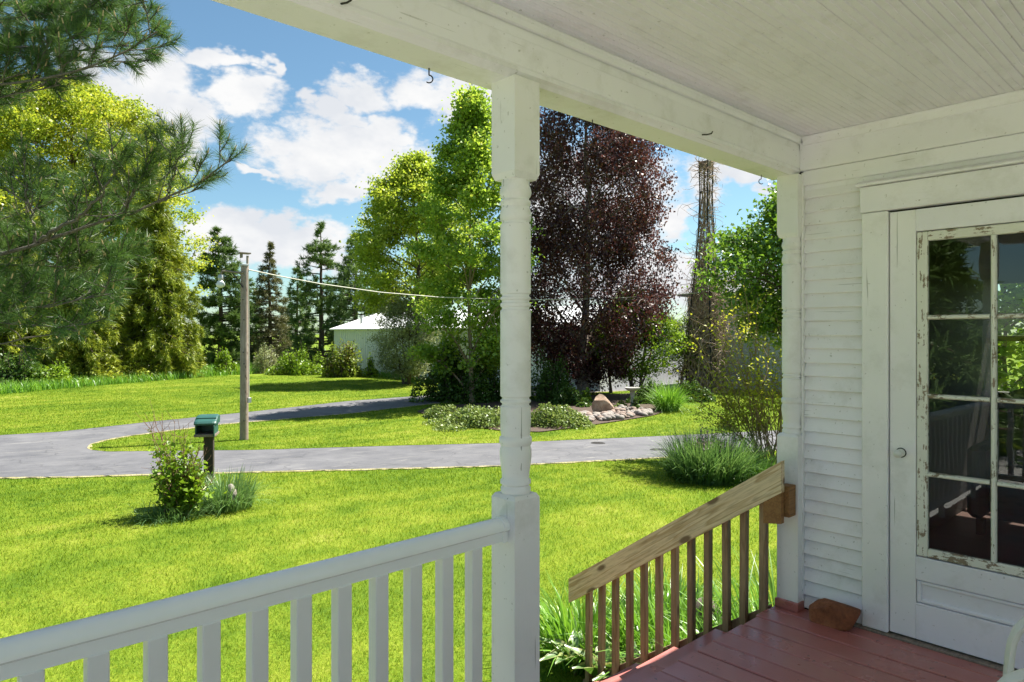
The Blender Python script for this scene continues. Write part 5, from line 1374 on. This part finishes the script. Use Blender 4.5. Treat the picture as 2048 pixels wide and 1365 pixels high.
C = np.stack([np.cos(a) * r_, np.sin(a) * r_, 0.74 + 0.22 * rs.random(n) - r_ * 0.35], 1); C = np.repeat(C, 7, 0) + rs.normal(size=(n * 7, 3)) * np.array([0.012, 0.012, 0.05])
link_mesh('flowers', np_mesh('flowers', leaf_quads(C, 0.028, 0.022, rs, up=0.2), 4), M['fl_purple'], rt_)['kind'] = 'stuff'
cb2, _ = base_at(1492, 958)
grass_clump('grass_tuft', 'green grassy growth under the twiggy bush by the corner', 'grass', cb2, 0.55, 0.6, 'lf_grass', 165, n=900, wd=0.014, lean=(0.1, 0.9))

# shrubs along the tree line and round the barn
def SH(name, label, px, dep, top, hw, mats, seed, cat='shrub', n=3000, leaf=(0.16, 0.11), **kw):
    b_ = T(px, dep); h_ = CZ + (HY - top) / F * dep - b_[2]
    return mound(name, label, cat, b_, hw * dep / F, h_, mats, seed, n=n, leaf=leaf, group='shrubs along the far lawn edge', **kw)
SH('shrub', 'round bright green shrub left of the lamp pole at the lawn edge', 446, 52, 688, 27, ('bk_brown', 'lf_shrub'), 201, n=2600)
SH('shrub', 'loose grey-green willowy shrub right of the lamp pole', 536, 54, 678, 36, ('bk_brown', 'lf_willow'), 202, n=3200, leaf=(0.17, 0.05))
SH('shrub', 'wide bright green shrub between grey shrub and barn', 603, 52, 680, 48, ('bk_brown', 'lf_shrub'), 203, n=4600)
SH('shrub', 'red-tipped shrub covering the left corner of the barn', 688, 49, 664, 38, ('bk_brown', 'lf_red'), 204, n=4200)
SH('shrub', 'small thin shrub against the white barn wall', 738, 49, 700, 15, ('bk_brown', 'lf_shrub'), 205, n=700)
crown_tree('willow_shrub', 'large silvery grey-green willow shrub in front of the barn', 'shrub', T(812, 42), PF([(604, 14), (620, 40), (650, 58), (690, 60), (730, 50), (750, 30)], 812, 42), 0.08, ('bk_brown', 'lf_willow'), 206, n_limb=36, n_sec=7, per=34, leaf=(0.16, 0.05), spread=0.42, stems=5, up=0.2)
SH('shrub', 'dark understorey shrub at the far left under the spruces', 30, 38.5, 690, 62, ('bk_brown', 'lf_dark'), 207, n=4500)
SH('shrub', 'green understorey shrub with bright tips under the pine boughs', 100, 40.2, 712, 52, ('bk_brown', 'lf_shrub'), 208, n=3600)
SH('shrub', 'low olive shrub below the shaded spruce', 190, 43.5, 712, 55, ('bk_brown', 'lf_spruce'), 209, n=3600)
SH('shrub', 'dark green shrub at the skirt of the drooping spruce', 268, 46, 705, 52, ('bk_brown', 'lf_spruce'), 210, n=3600)
SH('shrub', 'bushy green growth at the right foot of the drooping spruce', 352, 48.5, 690, 50, ('bk_brown', 'lf_spruce'), 211, n=3600)
# garden bed planting
def BD(name, label, px, py, top, hw, mats, seed, cat='shrub', n=2200, leaf=(0.11, 0.08), group='plants in the garden bed', **kw):
    b_, d_ = base_at(px, py); h_ = CZ + (HY - top) / F * d_ - b_[2]
    return mound(name, label, cat, b_, hw * d_ / F, h_, mats, seed, n=n, leaf=leaf, group=group, **kw)
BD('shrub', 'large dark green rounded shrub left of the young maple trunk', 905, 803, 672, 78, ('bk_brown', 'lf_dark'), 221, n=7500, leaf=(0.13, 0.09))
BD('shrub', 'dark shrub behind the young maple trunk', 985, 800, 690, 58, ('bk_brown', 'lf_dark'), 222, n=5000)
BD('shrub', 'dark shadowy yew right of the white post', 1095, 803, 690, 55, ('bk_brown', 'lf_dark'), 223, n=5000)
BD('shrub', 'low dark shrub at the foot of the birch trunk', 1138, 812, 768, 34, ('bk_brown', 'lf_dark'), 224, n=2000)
BD('ground_cover', 'grey-green ground cover mat left of the white post', 960, 848, 806, 84, ('bk_brown', 'lf_cover'), 225, cat='plant', n=8000, leaf=(0.09, 0.06), lumps=34)
BD('ground_cover', 'low mixed ground cover at the left tip of the bed', 892, 834, 804, 42, ('bk_brown', 'lf_cover'), 226, cat='plant', n=3000, leaf=(0.09, 0.06))
BD('ground_cover', 'silvery green ground cover right of the white post', 1108, 851, 804, 66, ('bk_brown', 'lf_cover'), 227, cat='plant', n=6500, leaf=(0.09, 0.06), lumps=28)
BD('shrub', 'small bright green cushion beside the boulder', 1243, 817, 798, 14, ('bk_brown', 'lf_shrub'), 228, n=700, leaf=(0.07, 0.05))
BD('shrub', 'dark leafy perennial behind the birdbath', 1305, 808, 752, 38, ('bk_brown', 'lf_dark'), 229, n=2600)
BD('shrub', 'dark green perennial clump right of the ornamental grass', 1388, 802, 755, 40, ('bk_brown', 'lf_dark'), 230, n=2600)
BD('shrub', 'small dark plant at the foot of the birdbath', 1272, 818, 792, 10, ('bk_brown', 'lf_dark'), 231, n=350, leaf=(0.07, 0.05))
BD('shrub', 'low green plant between birch trunk and boulder', 1172, 806, 772, 16, ('bk_brown', 'lf_shrub'), 232, n=700)
ob_, od_ = base_at(1335, 822)
grass_clump('ornamental_grass', 'arching green ornamental grass at the right end of the bed', 'grass', ob_, 0.42, 1.35, 'lf_grass', 233, n=900, wd=0.02, lean=(0.1, 1.0), curl=0.9)

# boulder, birdbath, edging stones
p_, d_ = base_at(1203, 828)
rock('boulder', p_, (56 * d_ / F, 0.8, 44 * d_ / F), M['boulder'], 41, 'large pinkish granite boulder in the garden bed', 'boulder', sub=4, rough=0.8, facets=13, rotz=YAW - R(90), taper=0.72, cut=0.78, skew=-0.12)
p_, d_ = base_at(1265, 816); u_ = d_ / F
bbth = thing('birdbath', 'grey concrete birdbath on a pedestal right of the boulder', 'birdbath', p_)
MB().lathe([(7 * u_, 0.0), (7 * u_, 3 * u_), (4.5 * u_, 6 * u_), (3.6 * u_, 14 * u_), (3.8 * u_, 24 * u_), (5 * u_, 31 * u_), (6 * u_, 33 * u_)], p_, 16).build('pedestal', M['concrete'], bbth)
MB().lathe([(4 * u_, 33 * u_), (11 * u_, 35 * u_), (15 * u_, 38.5 * u_), (15.5 * u_, 40.5 * u_), (14.5 * u_, 40.5 * u_), (11 * u_, 37.5 * u_), (1 * u_, 36.5 * u_)], p_, 22).build('bowl', M['concrete'], bbth)
rs = np.random.default_rng(51); protos = {}
k = 0
for i in range(190):
    f = rs.random(); px = 1150 + f * 148; lo_ = np.interp(px, [1150, 1185, 1240, 1300], [846, 846, 841, 832]); py = lo_ - rs.random() ** 1.1 * np.interp(px, [1150, 1200, 1250, 1300], [12, 16, 22, 8])
    p = G(px, py); key = (i % 9)
    s_ = 0.16 + 0.24 * rs.random() ** 1.5
    if key not in protos:
        o_ = rock('stone', (p.x, p.y, p.z + 0.01), (1.0, 0.8, 0.62), M[('stone_a', 'stone_b', 'stone_c', 'stone_a', 'stone_b')[i % 5]], 60 + i, parent=bed, sub=2, rough=0.4); protos[key] = o_.data
    else: o_ = link_mesh('stone', protos[key], None, bed, (p.x, p.y, p.z + 0.01))
    o_.scale = (s_, s_, s_); o_.rotation_euler = (rs.uniform(-0.3, 0.3), rs.uniform(-0.3, 0.3), rs.uniform(0, 6.28))

# tall unmown grass along the tree line
rs = np.random.default_rng(71); n = 16000
px = rs.uniform(-160, 640, n); edge = np.interp(px, [-160, 0, 200, 400, 520, 560, 640], [800, 790, 772, 756, 748, 742, 740])
B = GV(px, edge - rs.random(n) * np.interp(px, [-160, 0, 300, 420, 540, 640], [22, 20, 14, 18, 14, 3]))
Q = blade_strips(B, rs.uniform(0.3, 0.75, n), 0.05, rs.uniform(0.1, 0.8, n), rs.uniform(0, 6.28, n), rs, seg=2)
tag(link_mesh('tall_grass', blade_mesh('tall_grass', Q, 2), M['lf_grass']), 'strip of tall unmown grass along the foot of the trees', 'grass', kind='stuff')
n = 5000; px = rs.uniform(640, 830, n)
B = GV(px, np.interp(px, [640, 700, 780, 830], [744, 748, 756, 768]) - rs.random(n) * 10)
Q = blade_strips(B, rs.uniform(0.25, 0.6, n), 0.05, rs.uniform(0.1, 0.8, n), rs.uniform(0, 6.28, n), rs, seg=2)
tag(link_mesh('tall_grass', blade_mesh('tall_grass', Q, 2), M['lf_grass']), 'rough grass fringe along the barn and willow shrub', 'grass', kind='stuff')

# ------------------------------------------------------------------ plants by the steps
rs = np.random.default_rng(81)
k = 0
for (x, y, r_, h_, lab) in ((3.95, 2.05, 0.32, 0.78, 'daylily clump of strap leaves nearest the corner post behind the balusters'), (4.15, 2.75, 0.34, 0.70, 'daylily clump of strap leaves behind the middle stair balusters'),
                            (3.85, 3.35, 0.30, 0.58, 'daylily clump of strap leaves behind the lowest stair balusters'), (4.75, 2.3, 0.36, 0.8, 'farther daylily clump of strap leaves beside the house wall'), (4.7, 3.25, 0.3, 0.5, 'low clump of strap leaves farther out on the lawn')):
    grass_clump('daylily', lab, 'plant', (x, y, float(ground(x, y))), r_, h_, 'lf_grass', 82 + k, n=330, wd=0.022, lean=(0.15, 0.85), curl=0.8, group='daylilies beside the steps'); k += 1
p = G(1410, 1302)
rock('stone', p, (0.30, 0.26, 0.42), M['stone_dark'], 43, 'dark brown rounded stone among the daylilies behind the balusters', 'stone', rough=0.35)
def hosta(label, c, n, h_, seed):
    rs = np.random.default_rng(seed); root = thing('hosta', label, 'plant', c, 'hostas at the foot of the steps')
    for i in range(n):
        az_ = i * 2.4 + rs.uniform(-0.3, 0.3); L_ = h_ * rs.uniform(0.75, 1.15); w_ = L_ * 0.30; ln = rs.uniform(0.35, 0.95)
        # a ribbed blade: centre green, cream margins, cupped and arching
        m_ = 9; vs = []; fs = []; mi = []
        for a in range(m_):
            t_ = a / (m_ - 1); bend = ln * (0.45 + 0.9 * t_)
            rad_ = L_ * t_; P = np.array([math.sin(bend) * rad_, 0, math.cos(bend) * rad_])
            ww = w_ * (math.sin(math.pi * min(1, max(0, (t_ - 0.18) / 0.82)) ** 0.75) if t_ > 0.18 else 0.10) + 0.006
            for s_ in (-1, -0.8, 0, 0.8, 1): vs.append((P[0] - abs(s_) * ww * 0.18, P[1] + s_ * ww * 0.5, P[2] + abs(s_) * ww * 0.28 + 0.01 * math.sin(t_ * 9 + s_ * 3)))
        for a in range(m_ - 1):
            for b_ in range(4): fs.append((a * 5 + b_, a * 5 + b_ + 1, a * 5 + b_ + 6, a * 5 + b_ + 5)); mi.append(1 if b_ in (0, 3) else 0)
        me = mesh('leaf', vs, fs, True); me.materials.append(M['lf_hosta']); me.materials.append(M['lf_cream']); me.polygons.foreach_set('material_index', mi)
        o_ = link_mesh('leaf', me, None, root); o_.rotation_euler = (0, 0, az_)
for (px, py, n, h_, lab) in ((1150, 1352, 11, 0.34, 'cream-edged hosta outside the foot of the stair rail'), (1205, 1385, 12, 0.36, 'cream-edged hosta behind the two lowest balusters'), (1270, 1395, 11, 0.36, 'cream-edged hosta beside the lowest step'), (1330, 1340, 8, 0.30, 'small cream-edged hosta beside the middle step')):
    p = G(px, py); hosta(lab, (max(p.x, XR + 0.13) if py > 1355 else p.x, p.y, p.z), n, h_, int(px))
p = G(1160, 1325); grass_clump('grass_tuft', 'thin dark grass blades rising beside the outermost hosta', 'grass', p, 0.10, 0.42, 'lf_bluegrass', 91, n=50, wd=0.007, lean=(0.1, 0.9))

# drain covers in the asphalt
for px, py, lab in ((1196, 888.5, 'small dark drain cover in the asphalt right of the white post'), (1316, 902, 'small dark drain cover in the asphalt near the perennial clump')):
    p = G(px, py); mb = MB(); mb.lathe([(0.20, 0.021), (0.20, 0.027), (0.17, 0.029), (0.02, 0.029)], p, 14)
    tag(mb.build('drain_cover', M['iron'], None, p), lab, 'drain cover', 'drain covers in the driveway')

# ------------------------------------------------------------------ near white pine, its trunk left of the picture
tp = onground(-520, 6.2)
pine = thing('white_pine', 'near white pine whose long-needled boughs hang into the picture at left', 'tree', tuple(tp))
rsP = np.random.default_rng(301)
zt_ = 8.5; P = np.array([[0.05 * math.sin(i), 0.04 * math.cos(i * 1.3), -0.1 + zt_ * i / 13] for i in range(14)])
V_, F_ = tubes([(P, np.linspace(0.2, 0.05, 14))], 9); link_mesh('trunk', idx_mesh('trunk', V_, F_, True), M['bk_grey'], pine)
O = np.array(tuple(tp))
def smooth_path(P, n):
    P = np.array(P, float); d = np.r_[0, np.cumsum(np.linalg.norm(np.diff(P, axis=0), axis=1))]; t_ = np.linspace(0, d[-1], n)
    S = np.stack([np.interp(t_, d, P[:, c_]) for c_ in range(3)], 1)
    for _ in range(2): S[1:-1] = 0.25 * S[:-2] + 0.5 * S[1:-1] + 0.25 * S[2:]
    return S
def shoot(p0, d, ln, paths, N0, ND, candles, full=1.0):
    S = curve(p0, d, ln, 4, rsP, wob=0.08, gravity=-0.05)
    paths.append((S, np.array([0.0042, 0.0038, 0.0034, 0.003])))
    n = int(92 * full * (0.6 + ln / 0.16 * 0.5)); f_ = rsP.uniform(0.05, 1.0, n) ** 0.75
    C = np.stack([np.interp(f_, np.linspace(0, 1, 4), S[:, c_]) for c_ in range(3)], 1)
    t_ = unit(S[-1] - S[0]); r_ = rsP.normal(size=(n, 3)); r_ = unit(r_ - t_ * (r_ @ t_)[:, None])
    N0.append(C); ND.append(unit(t_[None] * rsP.uniform(0.45, 1.2, (n, 1)) + r_ * 0.8 + np.array([0, 0, -0.12])))
    if rsP.random() < 0.6: candles.append((np.array([S[-1], S[-1] + unit(t_ + np.array([0, 0, 0.8])) * 0.035]), np.array([0.005, 0.003])))
def bough(pts, r0, nside, side_len, seed_dir=0.0, dens=1.0, name='bough', start=0.15, upw=0.35):
    P = smooth_path([tuple(AT(a, b_, c_)) for a, b_, c_ in pts], 22) - O
    P[1:-1] += rsP.normal(size=(20, 3)) * 0.007
    paths = [(P, np.linspace(r0, 0.005, 22))]; N0, ND, cd = [], [], []
    u = np.linspace(0, 1, 22)
    main = unit(P[-1] - P[0])
    for i in range(nside):
        f_ = start + (1 - start) * (i + rsP.random()) / nside
        q0 = np.array([np.interp(f_, u, P[:, c_]) for c_ in range(3)])
        j = min(20, int(f_ * 21)); t_ = unit(P[j + 1] - P[j])
        sd_ = unit(np.cross(t_, np.array([0, 0, 1.0]))) * (1 if i % 2 else -1)
        d = unit(t_ * 0.75 + sd_ * rsP.uniform(0.2, 0.9) + np.array([0, 0, upw + rsP.normal() * 0.28]))
        L_ = side_len * rsP.uniform(0.45, 1.15) * (1.1 - 0.55 * f_)
        S = curve(q0, d, L_, 7, rsP, wob=0.10, gravity=-0.02)
        paths.append((S, np.linspace(max(0.004, r0 * 0.32 * (1.1 - f_)), 0.0035, 7)))
        ns = max(2, int(L_ / 0.085 * dens))
        for k_ in range(ns):
            g = rsP.uniform(0.3, 1.0); q1 = np.array([np.interp(g, np.linspace(0, 1, 7), S[:, c_]) for c_ in range(3)])
            dd = unit(unit(S[-1] - S[0]) * 0.8 + rsP.normal(size=3) * 0.6 + np.array([0, 0, 0.2]))
            shoot(q1, dd, rsP.uniform(0.07, 0.17), paths, N0, ND, cd)
        shoot(S[-2], unit(S[-1] - S[-2]), 0.15, paths, N0, ND, cd)
    shoot(P[-2], unit(P[-1] - P[-3]), 0.16, paths, N0, ND, cd, 1.3)
    V_, F_ = tubes(paths, 5); bo = link_mesh(name, idx_mesh(name, V_, F_, True), M['bk_grey'], pine)
    C = np.concatenate(N0); D = np.concatenate(ND)
    Q = needle_tris(C, D, rsP.uniform(0.065, 0.115, len(C)), 0.0029, rsP)
    link_mesh('needles', np_mesh('needles', Q, 3), M['lf_pine_near'], bo)
    if cd:
        V_, F_ = tubes(cd, 5); link_mesh('candles', idx_mesh('candles', V_, F_, True), M['bud'], bo)['kind'] = 'stuff'
TR = (-520, 560, 6.2)
bough([(-520, 610, 6.2), (-250, 560, 5.2), (0, 517, 4.7), (80, 482, 4.6), (160, 461, 4.55), (245, 435, 4.5), (345, 397, 4.4), (405, 366, 4.35), (462, 318, 4.3)], 0.032, 26, 0.55, start=0.42, upw=0.55)
bough([(80, 482, 4.6), (120, 455, 4.5), (165, 430, 4.4), (205, 385, 4.35), (245, 325, 4.3)], 0.015, 9, 0.3, start=0.3)
bough([(70, 486, 4.6), (62, 425, 4.5), (47, 352, 4.4)], 0.011, 7, 0.25, start=0.3)
bough([(245, 435, 4.5), (262, 395, 4.4), (300, 328, 4.35)], 0.011, 7, 0.25, start=0.25)
bough([(330, 402, 4.4), (347, 345, 4.35), (366, 288, 4.3)], 0.008, 6, 0.18, start=0.3)
bough([(-520, 640, 6.2), (-220, 610, 5.0), (0, 632, 4.5), (90, 618, 4.3), (165, 598, 4.2), (225, 588, 4.15)], 0.02, 20, 0.42, start=0.35, dens=1.7)
bough([(-520, 660, 6.2), (-200, 640, 4.9), (0, 640, 4.4), (110, 655, 4.1), (170, 668, 4.05)], 0.016, 16, 0.36, start=0.4, dens=1.7)
bough([(-520, 590, 6.2), (-150, 540, 5.3), (50, 530, 5.0), (150, 534, 4.9), (240, 545, 4.8)], 0.02, 20, 0.5, start=0.4, dens=1.7)
bough([(-520, 600, 6.2), (-200, 560, 5.4), (40, 575, 5.0), (160, 560, 4.9), (250, 520, 4.8)], 0.02, 18, 0.45, start=0.4, dens=1.7)
bough([(-520, 560, 6.2), (-250, 480, 5.4), (-60, 455, 5.0), (40, 430, 4.8), (110, 400, 4.7)], 0.018, 16, 0.42, start=0.4)
bough([(-520, 680, 6.2), (-200, 690, 5.0), (0, 690, 4.6), (80, 680, 4.5), (150, 650, 4.4)], 0.016, 12, 0.35, start=0.45, dens=1.7)
bough([(-520, 650, 6.2), (-200, 600, 5.1), (0, 575, 4.7), (100, 585, 4.5), (200, 622, 4.4)], 0.018, 20, 0.42, start=0.4, dens=1.7)
bough([(-520, 700, 6.2), (-200, 650, 5.4), (0, 600, 5.0), (90, 560, 4.9), (180, 500, 4.8)], 0.018, 18, 0.42, start=0.4, dens=1.6)
bough([(-520, 620, 6.2), (-200, 540, 5.5), (20, 500, 5.3), (120, 500, 5.2), (230, 475, 5.1)], 0.018, 18, 0.45, start=0.4, dens=1.6)
# upper boughs
bough([(-520, 90, 6.2), (-200, 0, 5.4), (60, 10, 5.0), (180, 50, 4.9), (290, 72, 4.8)], 0.018, 20, 0.45, start=0.4, upw=0.05, dens=1.6)
bough([(-520, 200, 6.2), (-200, 130, 5.3), (20, 62, 5.0), (110, 62, 4.9), (205, 60, 4.8)], 0.018, 20, 0.45, start=0.4, upw=0.05, dens=1.6)
bough([(-520, 330, 6.2), (-250, 250, 5.2), (-40, 190, 4.9), (30, 150, 4.8), (95, 130, 4.7)], 0.016, 16, 0.4, start=0.4, dens=1.4)
bough([(-520, 260, 6.2), (-250, 190, 5.1), (45, 164, 4.7), (188, 144, 4.5), (274, 103, 4.4), (314, 64, 4.35)], 0.022, 24, 0.5, start=0.4, upw=0.25, dens=1.6)
bough([(-520, 180, 6.2), (-250, 110, 5.2), (50, 95, 4.8), (171, 105, 4.6), (265, 92, 4.5)], 0.02, 24, 0.5, start=0.4, upw=0.15, dens=1.6)
bough([(-520, 120, 6.2), (-200, 60, 5.2), (80, 38, 4.9), (150, 22, 4.8), (250, 8, 4.7)], 0.02, 24, 0.5, start=0.4, upw=0.1, dens=1.6)
bough([(-520, 60, 6.2), (-200, -30, 5.3), (60, -30, 5.0), (190, -15, 4.9), (295, 4, 4.8)], 0.02, 24, 0.5, start=0.4, upw=0.0, dens=1.6)
bough([(-520, 280, 6.2), (-220, 200, 5.5), (0, 150, 5.2), (80, 120, 5.1), (150, 70, 5.0)], 0.02, 22, 0.5, start=0.4, upw=0.15, dens=1.6)
bough([(-520, 300, 6.2), (-250, 230, 5.3), (-20, 195, 4.9), (60, 190, 4.8), (120, 170, 4.7)], 0.018, 16, 0.45, start=0.4)

# ------------------------------------------------------------------ mown grass blades
rs = np.random.default_rng(401)
Bs, Hs, Ws = [], [], []
for n in (640000,):
    e_ = 0.4; dep = (3.6 ** e_ + (50 ** e_ - 3.6 ** e_) * rs.random(n)) ** (1 / e_); lat = rs.uniform(-0.86, 0.62, n) * dep + rs.uniform(-1.0, 1.0, n)
    x = dep * FX + lat * RX; y = dep * FY + lat * RY; z = ground(x, y)
    px, py = to_pix(x, y, z)
    ok = ~((py > ev(U2, px)) & (py < np.where(px > 175, ev(L2, px), ev(L1, px)))) & ~((py > ev(U1, px)) & (py < ev(L1, px)) & (px > 175)) & ~((py > ev(BEDU, px)) & (py < ev(BEDL, px)) & (px > 835) & (px < 1375))
    ok &= ~((y < 3.3) & (x < 1.7)) & ~((y < 3.05) & (x < 3.5)) & ~((y < 1.8))
    B = np.stack([x, y, z - 0.004], 1)[ok]; k = len(B); sc_ = np.clip(dep[ok] / 5.5, 0.9, 5)
    Bs.append(B); Hs.append(rs.uniform(0.022, 0.05, k) * sc_ ** 0.35); Ws.append(0.0048 * sc_ ** 0.9 * rs.uniform(0.7, 1.3, k))
B = np.concatenate(Bs); H = np.concatenate(Hs); Wd = np.concatenate(Ws); n = len(B)
a = rs.uniform(0, 6.28, n); S = np.stack([np.cos(a), np.sin(a), np.zeros(n)], 1) * (Wd * 0.5)[:, None]
lean = rs.normal(size=(n, 3)) * 0.55; lean[:, 2] = 1.0; lean = unit(lean)
Q = np.stack([B - S, B + S, B + lean * H[:, None]], 1)
tag(link_mesh('grass', np_mesh('grass', Q, 3), M['blade']), 'short mown grass blades covering the lawn', 'grass', kind='stuff')
